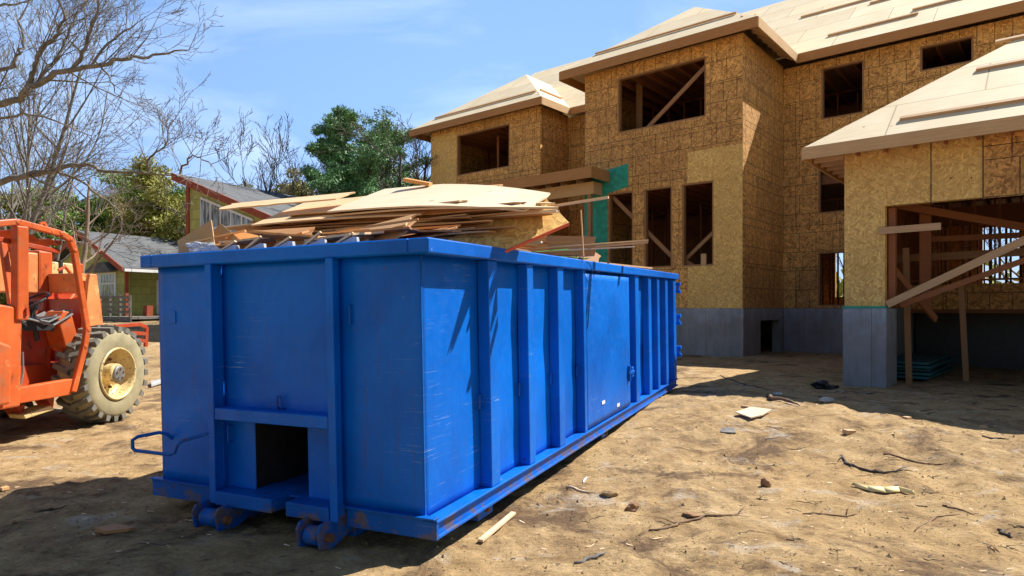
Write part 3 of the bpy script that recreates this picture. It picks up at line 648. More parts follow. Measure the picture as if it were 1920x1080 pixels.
# bottom flange
for a0, a1 in ((-.095, .553), (1.652, W_+.09)):
    m = MB(); bx(m, a0, a1, -.03, -.002, 0, .12); bx(m, a0, a1, -.055, -.0015, .122, .132); Dp('front_flange', m, 'rustblue', .002)
for sg, a in ((1, 0), (-1, W_)):
    m = MB(); f0 = (lambda p, q: bx(m, *( (a-q, a-p) if sg > 0 else (a+p, a+q)), 0.0, L_, 0, .098)); f0(.001, .07)
    lo, hi = ((a-.10, a-.001) if sg > 0 else (a+.001, a+.10)); bx(m, lo, hi, -.03, L_+.02, .10, .114); lo, hi = ((a-.092, a-.071) if sg > 0 else (a+.071, a+.092)); bx(m, lo, hi, -.02, L_+.01, 0, .018)
    Dp('bottom_rail', m, 'blue', .002)
# rim
def rimbar(a0, a1, b0, b1): return Dp('top_rim', bx(MB(), a0, a1, b0, b1, 1.664, 1.754), 'blue', .008)
rimbar(-.11, .03, -.09, L_+.09); rimbar(W_-.03, W_+.09, -.09, L_+.09); rimbar(.031, W_-.031, -.09, .03); rimbar(.031, W_-.031, L_-.03, L_+.09)
# ribs on the long sides
rib = None
for b0, b1 in ((.70, .835), (1.35, 1.47), (2.0, 2.14), (2.67, 2.745), (4.62, 4.79), (5.3, 5.46), (5.82, 5.96), (6.35, 6.52), (6.93, 7.12)):
    Dp('side_rib', bx(MB(), -.088, -.0008, b0, b1, .116, 1.662)); 
    Dp('side_rib', bx(MB(), W_+.001, W_+.085, b0, b1, .116, 1.662))
    hk = MB().tube([(.02, b0-.004, .74), (.03, b0-.05, .75), (.03, b0-.055, .66), (.02, b0-.004, .65)], .008, 5)
    Dp('lashing_hook', hk, 'rustblue', 0)
dr = panel('side_door', .086, 2.747, 4.33, .13, 1.63, 'x', .022, (40, 24), seed=5)
m = MB(); bx(m, -.085, -.001, 4.28, 4.33, .13, 1.63); Dp('door_edge', m)
lt = Dp('door_latch', bx(bx(MB(), -.12, -.088, 4.20, 4.42, .50, .53), -.12, -.088, 4.22, 4.25, .42, .60), 'blue', .003); Dp('latch_plate', bx(MB(), -.105, -.088, 4.36, 4.44, .45, .57), 'blue', .003)
for b, c, s_ in ((3.2, .30, .05), (3.75, .19, .05)): Dp('white_sticker', bx(MB(), -.0925, -.090, b, b+.10, c, c+.035), 'white', 0)
Dp('white_sticker', bx(MB(), 2.17, 2.23, -.004, -.0022, 1.12, 1.18), 'white', 0)
for c in (1.45, .95, .45):
    Dp('rear_hinge', bx(bx(bx(MB(), -.14, -.03, L_+.02, L_+.10, c, c+.05), -.14, -.03, L_+.02, L_+.10, c+.12, c+.17), -.12, -.08, L_+.03, L_+.08, c+.05, c+.12), 'blue', .003)
Dp('tail_gate', bx(MB(), .01, W_-.01, L_-.0195, L_+.03, .12, 1.66))
# weld bead and corner posts
Dp('corner_seam', bx(MB(), -.004, .016, -.006, .01, .13, 1.66), 'rustblue', 0)
# loop handle, hinges, tarp hook, lifting pads
Dp('loop_handle', MB().tube([(-2.14, 0, .42), (-2.14, -.06, .47), (-2.16, -.10, .485), (-2.22, -.22, .475), (-2.235, -.25, .455), (-2.235, -.25, .40), (-2.21, -.25, .385), (-1.86, -.25, .385), (-1.82, -.245, .40), (-1.80, -.235, .455), (-1.77, -.22, .48), (-1.66, -.12, .515), (-1.64, -.08, .52)], .0125, 8), 'rustblue', 0)
def sqh(a, c, w_=.08, h=.11): return Dp('tarp_cleat', MB().tube([(-a, 0, c), (-a, -.035, c), (-a, -.035, c+h), (-a, 0, c+h)], .007, 5), 'rustblue', 0)
sqh(1.70, 1.26, h=.13); sqh(.50, 1.26); sqh(1.555, .45); sqh(.64, .34, h=.12)
Dp('hinge_plate', bx(bx(MB(), 2.06, 2.17, -.012, -.002, 1.25, 1.36), 2.07, 2.16, -.02, -.012, 1.26, 1.35), 'blue', .002)
Dp('hook_loop', MB().tube([(-1.11, 0, .70), (-1.11, -.03, .71), (-1.10, -.035, .79), (-1.08, -.035, .79), (-1.07, -.03, .71), (-1.07, 0, .70)], .008, 5), 'rustblue', 0)
# ground rollers between cheek plates
def plate(a, pts, t=.018, mat='rustblue'): return Dp('cheek_plate', MB().prism([(-a, y, z) for y, z in pts], (t, 0, 0)), mat, .004)
pp = [(-.24, .02), (-.21, .06), (-.05, .07), (.1, .07), (.12, -.05), (-.12, -.12), (-.22, -.09)]
for a0, a1 in ((1.47, 1.68), (.62, .78)):
    plate(a0, pp); plate(a1, pp)
    Dp('roller', MB().lathe([(0, 0), (.045, 0), (.058, .015), (.058, a1-a0-.06), (.045, a1-a0-.04), (0, a1-a0-.04)], 18, (-a1+.025, -.16, -.03), (1, 0, 0)), 'rustblue', 0)
    Dp('axle_bolt', MB().lathe([(0, -.03), (.028, -.03), (.028, a1-a0+.05), (0, a1-a0+.05)], 10, (-a1, -.16, -.03), (1, 0, 0)), 'rust', 0)
for a in (.62, 1.52): Dp('skid_rail', bx(MB(), a, a+.09, .12, L_, -.13, .098), 'rustblue')
for b in (.62, 3.4, 6.3):
    Dp('lifting_bracket', bx(MB(), -.02, .06, b, b+.22, -.10, -.001), 'blue', .004); Dp('bracket_pin', MB().lathe([(0, 0), (.016, 0), (.016, .03), (0, .03)], 10, (.018, b+.11, -.05), (1, 0, 0)), 'rust', 0)
def dw(a, b, c): return DO+Drot@Vector((-a, b, c))     # dumpster frame to world
# ---------------------------------------------------------------- scrap in the dumpster
def sheet(name, label, cat, cen, L, Wd, T, yaw_, pitch=0, roll=0, mat=None, group=None, warp=0.0, seed=0, ragged=.0, taper=0.0):
    """a board lying in the dumpster: own object with its origin at its middle; long axis L, slightly bowed"""
    r = random.Random(seed*7+3); m = MB(); nu, nv = 14, 4; top = {}; bot = {}
    wn_ = [r.uniform(-ragged, ragged) for _ in range(nv+1)]; wm = [r.uniform(-ragged, ragged) for _ in range(nv+1)]
    sn_ = [r.uniform(-ragged*.4, ragged*.4) for _ in range(nu+1)]
    for i in range(nu+1):
        for j in range(nv+1):
            x = -L/2+L*i/nu; y = -Wd/2+Wd*j/nv
            if i == 0: x += wn_[j]
            if i == nu: x += wm[j]
            if j == 0: y += sn_[i]
            if taper: y = y-(y+Wd/2)*taper*max(0, (x/L+.5-.35)/.65)
            z = warp*(1-(2*x/L)**2)+.25*warp*math.sin(x*3+seed)
            top[i, j] = (x, y, z+T/2); bot[i, j] = (x, y, z-T/2)
    for i in range(nu):
        for j in range(nv):
            m.face([top[i,j], top[i+1,j], top[i+1,j+1], top[i,j+1]], [(p[0]+seed, p[1]+seed*.7) for p in (top[i,j], top[i+1,j], top[i+1,j+1], top[i,j+1])])
            m.face([bot[i,j+1], bot[i+1,j+1], bot[i+1,j], bot[i,j]], [(p[0], p[1]) for p in (bot[i,j+1], bot[i+1,j+1], bot[i+1,j], bot[i,j])])
        for j in (0, nv):
            q = [bot[i,j], bot[i+1,j], top[i+1,j], top[i,j]]; m.face(q if j == 0 else q[::-1], [(q_[0], q_[2]*3+seed) for q_ in (q if j == 0 else q[::-1])])
    for j in range(nv):
        for i in (0, nu):
            q = [bot[i,j+1], bot[i,j], top[i,j], top[i,j+1]]; m.face(q if i == 0 else q[::-1], [(q_[1], q_[2]*3) for q_ in q])
    o = m.build(name, mat or M['ply'][0])
    rot = Matrix.Rotation(yaw_, 3, 'Z') @ Matrix.Rotation(pitch, 3, 'Y') @ Matrix.Rotation(roll, 3, 'X')
    o.matrix_world = Matrix.Translation(dw(*cen)) @ (Drot @ rot).to_4x4()
    return tag(o, label, cat, group)
P_ = M['ply']
# layered sheets lying crosswise, from the bottom of the heap to the top
ORD = 'first second third fourth fifth sixth seventh eighth ninth tenth eleventh twelfth thirteenth fourteenth fifteenth sixteenth seventeenth eighteenth nineteenth twentieth'.split()
def ordw(i): return ORD[i] if i < 20 else ('twenty-', 'thirty-', 'forty-', 'fifty-', 'sixty-')[(i+1)//10-2]+ORD[(i+1) % 10-1] if (i+1) % 10 else ('thirtieth', 'fortieth', 'fiftieth', 'sixtieth')[(i+1)//10-3]
nl = 60; CN = {1: 'tan', 2: 'brown', 4: 'orange brown', 0: 'cream'}
for i in range(nl):
    t = i/(nl-1); c = 1.70+.42*t
    L = rng.uniform(1.6, 2.3); wd = rng.uniform(.4, .8); yw = rng.uniform(-.06, .14)
    ar = rng.uniform(-.05, .35) if i % 5 else rng.uniform(-.35, -.1)      # where its right end comes to lie
    if t < .35: L = rng.uniform(.9, 1.7); ar = rng.uniform(.12, .5)
    a = ar+L/2; b = 1.08+rng.uniform(-.08, .12)+wd*.4
    k_ = rng.choice([1, 1, 1, 2, 2, 4, 0])
    sheet('plywood_sheet', CN[k_]+' plywood sheet, the '+ordw(i)+' layer counted from the bottom of the heap', 'plywood', (a, b, c), L, wd, .011, yw, rng.uniform(-.03, .03), rng.uniform(-.05, .06), P_[k_], 'plywood sheets layered in the dumpster heap', rng.uniform(-.006, .014), i, .05, rng.choice([0, .3, .85]) if ar > -.05 else .9)
# named sheets of the top
sheet('plywood_sheet', 'large pale plywood sheet topmost on the heap, its smooth face tilted forward', 'plywood', (.60, 1.32, 2.215), 1.70, .88, .013, .05, .065, .35, P_[3], None, .03, 51, .01, .35)
sheet('plywood_sheet', 'cream plywood sheet under the topmost one, its narrow tip farthest right of the heap', 'plywood', (.50, 1.30, 2.115), 2.0, .8, .013, .0, .04, .16, P_[0], None, .02, 52, .02, .93)
sheet('plywood_sheet', 'long pointed cream plywood sheet jutting left from under the topmost sheet', 'plywood', (1.42, 1.22, 2.185), 1.6, .75, .013, .08, .0, .38, P_[0], None, .01, 53, .0)
sheet('plywood_sheet', 'thin pale plywood strip on top of the heap reaching out left over the dumpster rim', 'plywood', (1.45, 1.62, 2.34), 1.5, .3, .013, .12, -.04, .30, P_[0], None, .0, 54, .03)
sheet('plywood_sheet', 'narrow cream plywood tip sticking out farthest left in front of the green house roof', 'plywood', (2.15, 1.15, 2.29), 1.25, .24, .013, .14, -.02, .36, P_[0], None, .0, 55, .04)
sheet('plywood_sheet', 'tan plywood strip lying across the back of the heap top', 'plywood', (1.05, 1.9, 2.40), 1.2, .25, .013, .05, .02, .25, P_[1], None, .0, 56, .02)
sheet('wood_block', 'short orange wood block perched on the very top of the heap', 'wood block', (1.05, 1.6, 2.43), .24, .10, .03, .3, .22, .2, P_[4], None, .0, 57)
sheet('osb_sheet', 'brown board standing slanted at the left of the heap in front of the green house', 'board', (2.0, 1.45, 2.0), 1.1, .6, .014, .15, -.15, .85, P_[2], None, .02, 58, .02)
o = sheet('osb_sheet', 'pale particleboard sheet with a red edge leaning out of the dumpster over its long side', 'board', (-.04, 1.08, 1.88), .85, .40, .014, .62, -.40, .66, M['osb_plain'], None, .0, 59)
e = MB().box(-.42, .42, -.208, -.201, -.012, .012).build('red_edge', M['redtape'], o)
sheet('plywood_sheet', 'cream plywood sheet with ragged end pointing right just under the top of the heap', 'plywood', (.40, 1.40, 2.16), 1.5, .5, .013, .03, .05, .16, P_[0], None, .02, 60, .04, .8)
sheet('plywood_sheet', 'short pale sheet poking out right just above the leaning particleboard sheet', 'plywood', (.05, 1.22, 2.02), .95, .3, .018, .02, .0, .05, P_[3], None, .0, 61, .02, .8)
# laths and sticks
def lath(label, a, b, w_=.03, t=.012, mat=None, name='lath', group=None, cat='wood strip'):
    A, B = dw(*a), dw(*b); mid = (A+B)/2; d = (B-A).normalized(); m = MB().bar(A-mid, B-mid, w_, t, n2 if abs(d.dot(n2)) < .9 else u)
    o = m.build(name, mat or P_[0], loc=mid); return tag(o, label, cat, group)
lath('long thin pale lath sticking out right of the heap towards the teal panel', (.1, 1.3, 2.05), (-.72, 1.42, 2.13), .04, .016)
lath('thin upright stick standing at the right end of the heap before the porch opening', (-.12, 2.6, 1.75), (-.1, 2.6, 2.22), .012, .012, P_[1])
lath('long pale lath lying over the low debris, pointing at the triple window opening', (.6, 2.5, 1.87), (-.55, 3.35, 1.97), .04, .012)
lath('second long lath just below the one pointing at the triple window opening', (.5, 2.6, 1.85), (-.45, 3.2, 1.90), .04, .012, P_[3])
lath('long straight brown board lying flat across the debris behind the thin upright stick', (1.3, 3.6, 1.92), (-.35, 4.2, 2.02), .07, .02, P_[1])
lath('narrow board lying along the far part of the long rim', (.1, 3.7, 1.78), (-.02, 5.7, 1.79), .07, .02, P_[1])
sheet('plywood_sheet', 'orange brown board standing on edge in the low debris behind the laths', 'board', (.30, 2.95, 1.93), .8, .22, .014, .35, .05, 1.15, P_[2], None, 0, 62, .02)
sheet('plywood_sheet', 'small yellow board end rising behind the orange brown board', 'board', (.62, 2.75, 1.93), .6, .2, .014, .3, -.12, 1.1, P_[4], None, 0, 63, .02)
sheet('plywood_sheet', 'triangular brown board end propped at the long rim beside the laths', 'board', (.02, 3.15, 1.82), .3, .22, .014, .9, .5, 1.1, P_[2], None, 0, 64, .02)
for i in range(38):
    a = rng.uniform(.30, 1.0); b = rng.uniform(2.1, 4.3); an = rng.uniform(-1.2, .6); L = rng.uniform(.3, .6); c = rng.uniform(1.79, 1.95)-.015*(b-2)
    lath('short scrap wood strip in the low debris behind the long rim', (a-L/2*math.cos(an), b-L/2*math.sin(an), c), (a+L/2*math.cos(an), b+L/2*math.sin(an), c+rng.uniform(-.05, .06)), rng.uniform(.03, .09), .014, rng.choice([P_[0], P_[1], P_[3], P_[4], M['redtape']]), 'wood_strip', 'wood strips in the low debris at the long rim')
for k, (p, q) in enumerate((((.25, 2.0, 1.80), (.05, 2.6, 1.86)), ((.2, 2.6, 1.80), (-.02, 3.3, 1.80)))):
    lath(('bright green strap curling over the long rim beside the leaning particleboard sheet', 'second green strap lying among the laths farther along the rim')[k], p, q, .05, .006, M['green_strap'], 'strap', None, 'strap')
ws = MB().tube([dw(.15, 2.5, 1.79)-dw(0, 2.6, 1.77), dw(-.05, 2.62, 1.80)-dw(0, 2.6, 1.77), dw(-.13, 2.75, 1.72)-dw(0, 2.6, 1.77), dw(-.125, 2.9, 1.60)-dw(0, 2.6, 1.77)], .004, 4).build('wire', M['black'], loc=dw(0, 2.6, 1.77)); tag(ws, 'thin dark wire hanging over the long blue rim', 'wire')
# fillers deep inside so the dumpster reads full
for i in range(26):
    a = rng.uniform(.75, 1.5); b = rng.uniform(2.0, 6.2); c = rng.uniform(1.5, 1.72)-(.04*(b-2))
    sheet('board_piece', 'brown board piece lying low inside the dumpster', 'board', (a, b, c), rng.uniform(.7, 1.2), rng.uniform(.2, .5), .02, rng.uniform(0, 3), rng.uniform(-.1, .1), rng.uniform(-.12, .12), rng.choice([P_[1], P_[2], P_[4]]), 'board pieces inside the dumpster', 0, i+100, .02)
# front rim clutter
for i in range(22):
    a = 2.0-1.6*i/21; b = rng.uniform(.15, .6)
    sheet('board_piece', ordw(i)+' board piece from the left in the clutter just behind the front rim', 'board', (a, b+.1, 1.79+rng.uniform(-.02, .07)+.12*b), rng.uniform(.35, .75), rng.uniform(.12, .3), .014, rng.uniform(-.5, .5), rng.uniform(-.12, .12), rng.uniform(-.2, .7), rng.choice([P_[1], P_[2], P_[0], P_[4]]), 'board pieces behind the front rim', 0, i+200, .03)
for i in range(17):
    a = rng.uniform(.35, 2.0); b = rng.uniform(.15, .8); an = rng.uniform(-.5, .4)+math.pi; L = rng.uniform(.3, .65); c = rng.uniform(1.74, 1.90)
    lath('thin splintered strip in the clutter behind the front rim', (a-L/2*math.cos(an), b-.1, c), (a+L/2*math.cos(an), b+.1, c+rng.uniform(-.02, .13)), rng.uniform(.02, .035), .012, rng.choice([P_[0], P_[1], P_[4], P_[3]]), 'wood_strip', 'splintered strips behind the front rim')
for i, a in enumerate((1.62, 1.38, 1.12, .86, .60)):
    o = MB().prism([(0, 0, 0), (.13, 0, 0), (.125, 0, .038), (.10, 0, .042)], (0, .03, 0)).build('wood_wedge', M['greypaint']); o.matrix_world = Matrix.Translation(dw(a, .0, 1.757)) @ (Drot@Matrix.Rotation(.15+.1*(i % 2), 3, 'Z')).to_4x4()
    tag(o, ordw(i)+' grey painted wooden wedge from the left on the front rim', 'wood wedge', 'grey wedges on the front rim')
    lath('pale strip leaning upward beside the '+ordw(i)+' grey wedge from the left on the front rim', (a+.06, .03, 1.755), (a-.05, .08, 1.83+.02*(i % 2)), .035, .012, P_[0], 'wood_strip', 'pale strips leaning up from the front rim')
sheet('cardboard_sheet', 'brown cardboard sheet standing up at the far left corner of the dumpster', 'cardboard', (2.06, .16, 1.85), .34, .22, .008, .15, -.42, 1.25, M['cardboard'], None, 0, 301)
sheet('cardboard_sheet', 'folded cardboard flap behind the standing cardboard sheet at the left corner', 'cardboard', (1.90, .24, 1.86), .26, .2, .008, -.2, .5, 1.1, M['cardboard'], None, 0, 302)
def blob(name, label, cat, loc, size, mat, seed=0, rough=.35, rot=0, n=2):
    r = np.random.RandomState(seed); import bmesh
    bm = bmesh.new(); bmesh.ops.create_icosphere(bm, subdivisions=n, radius=.5)
    for v in bm.verts:
        k = 1+rough*float(vnoise(v.co.x*3+seed, v.co.y*3+v.co.z*2.3+seed, seed)+.5*vnoise(v.co.x*7, v.co.z*7+v.co.y*5, seed+3))*2
        v.co = Vector((v.co.x*size[0]*k, v.co.y*size[1]*k, (v.co.z*k+.3)*size[2]))
    me = bpy.data.meshes.new(name); bm.to_mesh(me); bm.free(); me.materials.append(mat); o = bpy.data.objects.new(name, me); sc.collection.objects.link(o)
    o.location = loc; o.rotation_euler = (0, 0, rot); return tag(o, label, cat)
blob('plastic_bag', 'crumpled clear plastic bag beside the cardboard at the left corner of the dumpster', 'plastic bag', dw(1.88, .08, 1.765), (.22, .13, .10), M['plastic'], 4, .6, n=3)
# ---------------------------------------------------------------- telehandler
T_ = Vector((.24, .97, 0)).normalized(); N_ = Vector((T_.y, -T_.x, 0)); TP = Vector((-5.03, 8.3, EYE-1.45))
tele = thing('telehandler', 'faded orange open cab telehandler with one large muddy tyre towards the dumpster', 'telehandler', TP, Matrix((N_, T_, Vector((0,0,1)))).transposed())
def tp(px, py, n):     # point of the side plane n seen at a photograph point, in the machine's frame
    d = Vector(((px-960)/FPX, 1, 0)); k = (TP.dot(N_)+n)/d.dot(N_); return (n, (d*k-TP).dot(T_), (HOR-py)/FPX*k+1.45)
def Tp(name, mb, mat, bv=0, parent=None, smooth=False):
    o = mb.build(name, M[mat], parent or tele, smooth=smooth)
    if bv: bev(o, bv, 2)
    return o
def wheel(t, n0, sg=1, steer=0):
    R_ = .60; c = (n0, t, .62)
    wdt = .40; pr = [(.30, -.02*sg), (.36, .0), (.50, .012*sg), (.555, -.03*sg), (.58, -.10*sg), (.58, -wdt*sg+.10*sg), (.54, -wdt*sg+.02*sg), (.36, -wdt*sg), (.30, -wdt*sg+.03*sg)]
    ty = Tp('tyre', MB().lathe(pr, 56, c, (1, 0, 0)), 'tyre_wall', smooth=True)
    lg = MB(); nl_ = 24
    for k in range(nl_*2):
        a = math.pi*2*(k+.5*(k % 2))/(nl_*2); half = k % 2
        rr = Vector((0, math.cos(a), math.sin(a))); tt = Vector((0, -math.sin(a), math.cos(a)))
        x0, x1 = (.005, -.215) if half else (-.185, -.405)
        sk = .085 if half else -.085
        P = []
        for rad, wdh in ((.53, .040), (.62, .030)):
            for xx, ss in ((x0 if half else x1, 0), (x1 if half else x0, 1)):
                base = Vector(c)+Vector((xx*sg, 0, 0))+rr*(rad-(.022 if ss == 0 else 0)*(rad > .6)*1)+tt*(sk*ss*(1 if half else -1))
                P.append((base-tt*wdh, base+tt*wdh))
        lg.hexa([P[0][0], P[0][1], P[1][1], P[1][0], P[2][0], P[2][1], P[3][1], P[3][0]])
    Tp('tread', lg, 'tyre', 0, ty)
    rm = Tp('rim', MB().lathe([(.335, .0), (.325, .02*sg), (.31, .015*sg), (.295, -.02*sg), (.285, -.13*sg), (.24, -.16*sg), (.12, -.165*sg), (.12, -.04*sg)], 48, c, (1, 0, 0)), 'rim', smooth=True)
    Tp('hub', MB().lathe([(.13, -.17*sg), (.13, -.02*sg), (.12, 0), (.0, .0)], 28, c, (1, 0, 0)), 'rim', .006, rm)
    Tp('hub_cap', MB().lathe([(.10, -.0), (.10, .022*sg), (.085, .03*sg), (0, .03*sg)], 28, c, (1, 0, 0)), 'grey', .004, rm)
    for k in range(10):
        a = k*math.pi/5; Tp('bolt', MB().lathe([(0, 0), (.017, 0), (.017, .03*sg), (0, .03*sg)], 6, (c[0]-.163*sg, c[1]+.185*math.cos(a), c[2]+.185*math.sin(a)), (1, 0, 0)), 'rust', 0, rm)
    for k in range(5):
        a = k*math.pi*.4+.3; Tp('bolt', MB().lathe([(0, 0), (.012, 0), (.012, .015*sg), (0, .015*sg)], 6, (c[0]+.03*sg, c[1]+.062*math.cos(a), c[2]+.062*math.sin(a)), (1, 0, 0)), 'rust', 0, rm)
    tr_ = Matrix.Translation(c) @ Matrix.Rotation(R(steer), 4, 'Z') @ Matrix.Translation(-Vector(c))
    ty.matrix_local = tr_; rm.matrix_local = tr_
    return ty, rm
wheel(.05, .02, 1, 9); wheel(-2.75, 0); wheel(0, -2.05, -1); wheel(-2.75, -2.05, -1)
Tp('axle', MB().tube([(-.3, 0, .6), (-1.8, 0, .6)], .10, 12), 'orange_red'); Tp('axle', MB().tube([(-.3, -2.75, .6), (-1.8, -2.75, .6)], .10, 12), 'orange_red')
Tp('chassis', MB().box(-1.55, -.5, -3.3, .7, .5, .78), 'orange_red', .01); Tp('chassis_plate', MB().box(-1.4, -.62, .7, 1.1, .45, .9), 'orange_red', .01)
# cab hoop
NS = .10
def tq(px, py): return tp(px, py, NS)[1:]
hp = [(-38, 700), (-36, 440), (-14, 420), (30, 416), (113, 438), (131, 449), (139, 470), (163, 618), (158, 650), (136, 735)]
def hoop(n, mat='orange'):
    pts = [tq(*p) for p in hp]
    m = MB()
    for (t0, h0), (t1, h1) in zip(pts, pts[1:]): m.bar((n, t0, h0), (n, t1, h1), .07, .055, (1, 0, 0))
    for (t0, h0) in pts[1:-1]: m.lathe([(0, -.035), (.0275, -.035), (.0275, .035), (0, .035)], 12, (n, t0, h0), (1, 0, 0))
    return Tp('cab_frame', m, mat, .012)
hoop(NS); hoop(-.80, 'orange_red')
pa, pb = tq(37, 600), tq(37, 424)
Tp('cab_post', MB().bar((NS, pa[0], pa[1]), (NS, pa[0], pb[1]), .13, .10, (1, 0, 0)), 'orange', .015)
Tp('cab_post', MB().bar((-.80, pa[0], pa[1]), (-.80, pa[0], pb[1]), .13, .10, (1, 0, 0)), 'orange_red', .015)
Tp('cab_strut', MB().bar((-.2, *tp(5, 455, -.2)[1:]), (-.1, *tp(22, 570, -.1)[1:]), .07, .05, (1, 0, 0)), 'orange', .01)
Tp('door_hinge', MB().bar((NS+.06, *tq(42, 590)), (NS+.06, *tq(42, 578)), .03, .03, (1, 0, 0)), 'orange_red')
for k in range(5):
    t = -1.75+.22*k; Tp('roof_slat', MB().bar((.06, t, 2.30-.025*k), (-.76, t, 2.30-.025*k), .11, .018, (0, .5, .8)), 'orange', .004)
Tp('roof_rail', MB().bar((.02, -1.75, 2.20), (.02, -.78, 2.10), .05, .05), 'orange_red', .006); Tp('roof_crossbar', MB().bar((.06, -.80, 2.20), (-.76, -.80, 2.20), .05, .05), 'orange_red')
Tp('lifting_eye', MB().lathe([(.02, -.01), (.045, -.01), (.045, .01), (.02, .01)], 16, (.10, *tq(81, 423)), (1, 0, 0), True), 'orange', 0)
# lower body
Tp('side_sill', MB().prism([(NS, *tq(36, 757)), (NS, *tq(36, 727)), (NS, *tq(137, 710)), (NS, *tq(134, 740))], (-.10, 0, 0)), 'orange', .01)
Tp('cab_floor', MB().box(-.85, NS-.102, -1.8, -.60, .50, .53), 'rim')
Tp('body_panel', MB().prism([(NS+.02, -2.3, .38), (NS+.02, *tq(36, 762)), (NS+.02, *tq(40, 578)), (NS+.02, *tq(0, 571)), (NS+.02, -2.3, 1.45)], (-.45, 0, 0)), 'orange', .02)
Tp('tank', MB().prism([(.20, -2.3, .42), (.20, *tp(22, 758, .2)[1:]), (.20, *tp(24, 648, .2)[1:]), (.20, *tp(2, 640, .2)[1:]), (.20, -2.3, 1.12)], (-.075, 0, 0)), 'orange', .03)
Tp('bulkhead', MB().box(-.95, -.92, -1.4, .0, .5, 1.42), 'orange_red'); Tp('inner_panel', MB().bar((-.8, -1.25, 1.05), (-.5, -.42, 1.03), .03, .62), 'orange_red', .01)
q = [tp(x, y, -.22) for x, y in ((110, 600), (120, 583), (134, 585), (146, 632), (140, 664), (124, 652))]
Tp('console', MB().prism(q, (-.25, 0, 0)), 'orange', .012); Tp('console_top', MB().bar(Vector(tp(108, 600, -.3)), Vector(tp(124, 582, -.3)), .2, .02), 'black')
for n in (0,):
    q = [tp(158, 615, -.44), tp(163, 560, -.44), tp(166, 530, -.44), tp(169, 513, -.44), tp(182, 514, -.44), tp(188, 560, -.44), tp(195, 614, -.44), tp(195, 640, -.44), tp(160, 650, -.44)]
    Tp('hood_panel', MB().prism(q, (-.06, 0, 0)), 'orange_pale', .012)
    Tp('hood_block', MB().prism([tp(148, 512, -.55), tp(167, 514, -.55), tp(163, 551, -.55), tp(150, 548, -.55)], (-.5, 0, 0)), 'orange_pale', .01)
    Tp('mudguard', MB().prism([tp(150, 560, -.6), tp(190, 560, -.6), tp(196, 660, -.6), tp(150, 690, -.6)], (-.6, 0, 0)), 'orange_red', .01)
# boom on the far side
def boomsec(name, t0, t1, zc0, zc1, hgt, mat, n0=-1.42, n1=-1.08, bv=.02):
    return Tp(name, MB().hexa([(n0,t0,zc0-hgt/2),(n1,t0,zc0-hgt/2),(n1,t1,zc1-hgt/2),(n0,t1,zc1-hgt/2),(n0,t0,zc0+hgt/2),(n1,t0,zc0+hgt/2),(n1,t1,zc1+hgt/2),(n0,t1,zc1+hgt/2)]), mat, bv)
boomsec('boom', -3.0, .02, 1.93, 1.90, .52, 'orange_pale'); boomsec('boom_cover', -.1, .10, 1.90, 1.90, .60, 'orange', -1.46, -1.06, .03)
boomsec('inner_boom', .11, .46, 1.88, 1.87, .38, 'rim', -1.38, -1.12); boomsec('boom_band', .24, .28, 1.88, 1.87, .42, 'black', -1.40, -1.10, .004); boomsec('boom_head', .47, .60, 1.86, 1.85, .44, 'orange', -1.42, -1.10)
Tp('boom_foot', MB().prism([(-1.4, .05, 1.7), (-1.4, .45, 1.7), (-1.4, .45, 1.1), (-1.4, .4, .5), (-1.4, .1, .5), (-1.4, .0, 1.3)], (.28, 0, 0)), 'orange_red', .02)
Tp('hydraulic_hose', MB().tube([(-1.0, .12, 1.95), (-.98, .2, 2.0), (-.98, .3, 1.9), (-.97, .33, 1.65), (-.9, .2, 1.55), (-.85, .3, 1.62)], .022, 8), 'orange')
# controls
sw = Vector(tp(58, 566, -.3)); tm = MB(); ring = [(sw.x+.19*math.cos(a), sw.y+.15*math.sin(a), sw.z+.10*math.sin(a)+.03*math.cos(a)) for a in np.linspace(0, 2*math.pi, 25)]
st_ = Tp('steering_wheel', tm.tube(ring, .014, 6, False), 'black'); Tp('steering_column', MB().tube([sw, sw+Vector((-.05, .12, -.45))], .03, 8).bar(sw+Vector((-.18, 0, 0)), sw+Vector((.18, 0, 0)), .03, .012), 'black')
Tp('dashboard', MB().prism([(-.25, -1.05, 1.20), (-.25, -.60, 1.18), (-.25, -.55, 1.36), (-.25, -1.0, 1.30)], (-.5, 0, 0)), 'black', .01)
lv = MB()
for k in range(9):
    p = Vector((-.28-.05*k, -.85+.05*(k % 4), 1.34)); lv.tube([p, p+Vector((.02*(k % 3-1), .03, .09+.015*(k % 3)))], .008, 5); lv.lathe([(0, 0), (.02, .01), (.02, .04), (0, .05)], 8, p+Vector((.02*(k % 3-1), .03, .09+.015*(k % 3))), (0, 0, 1))
Tp('control_levers', lv, 'black'); lv2 = MB()
for k in range(8): p0 = Vector((-.3-.06*k, -1.2, 1.28+.02*(k % 3))); lv2.tube([p0, p0+Vector((.1, .25, .05)), p0+Vector((.15, .5, -.03+.02*(k % 2))), p0+Vector((.1, .8, .1))], .013, 6)
Tp('hydraulic_pipes', lv2, 'grey')
Tp('seat', MB().box(-.60, -.10, -1.65, -1.12, .92, 1.02), 'grey', .04); Tp('seat_post', MB().box(-.5, -.2, -1.5, -1.25, .5, .92), 'black'); Tp('seat_backrest', MB().box(-.60, -.10, -1.75, -1.66, 1.0, 1.4), 'grey', .03)
Tp('grab_rail', MB().tube([tp(42, 660, .06), tp(43, 700, .06), tp(38, 722, .06), tp(34, 725, .06)], .012, 6), 'grey')
Tp('step', MB().prism([tp(44, 778, -.0), tp(96, 760, -.0), tp(103, 768, -.0), tp(48, 786, -.0)], (-.22, 0, .0)), 'rim', .01)
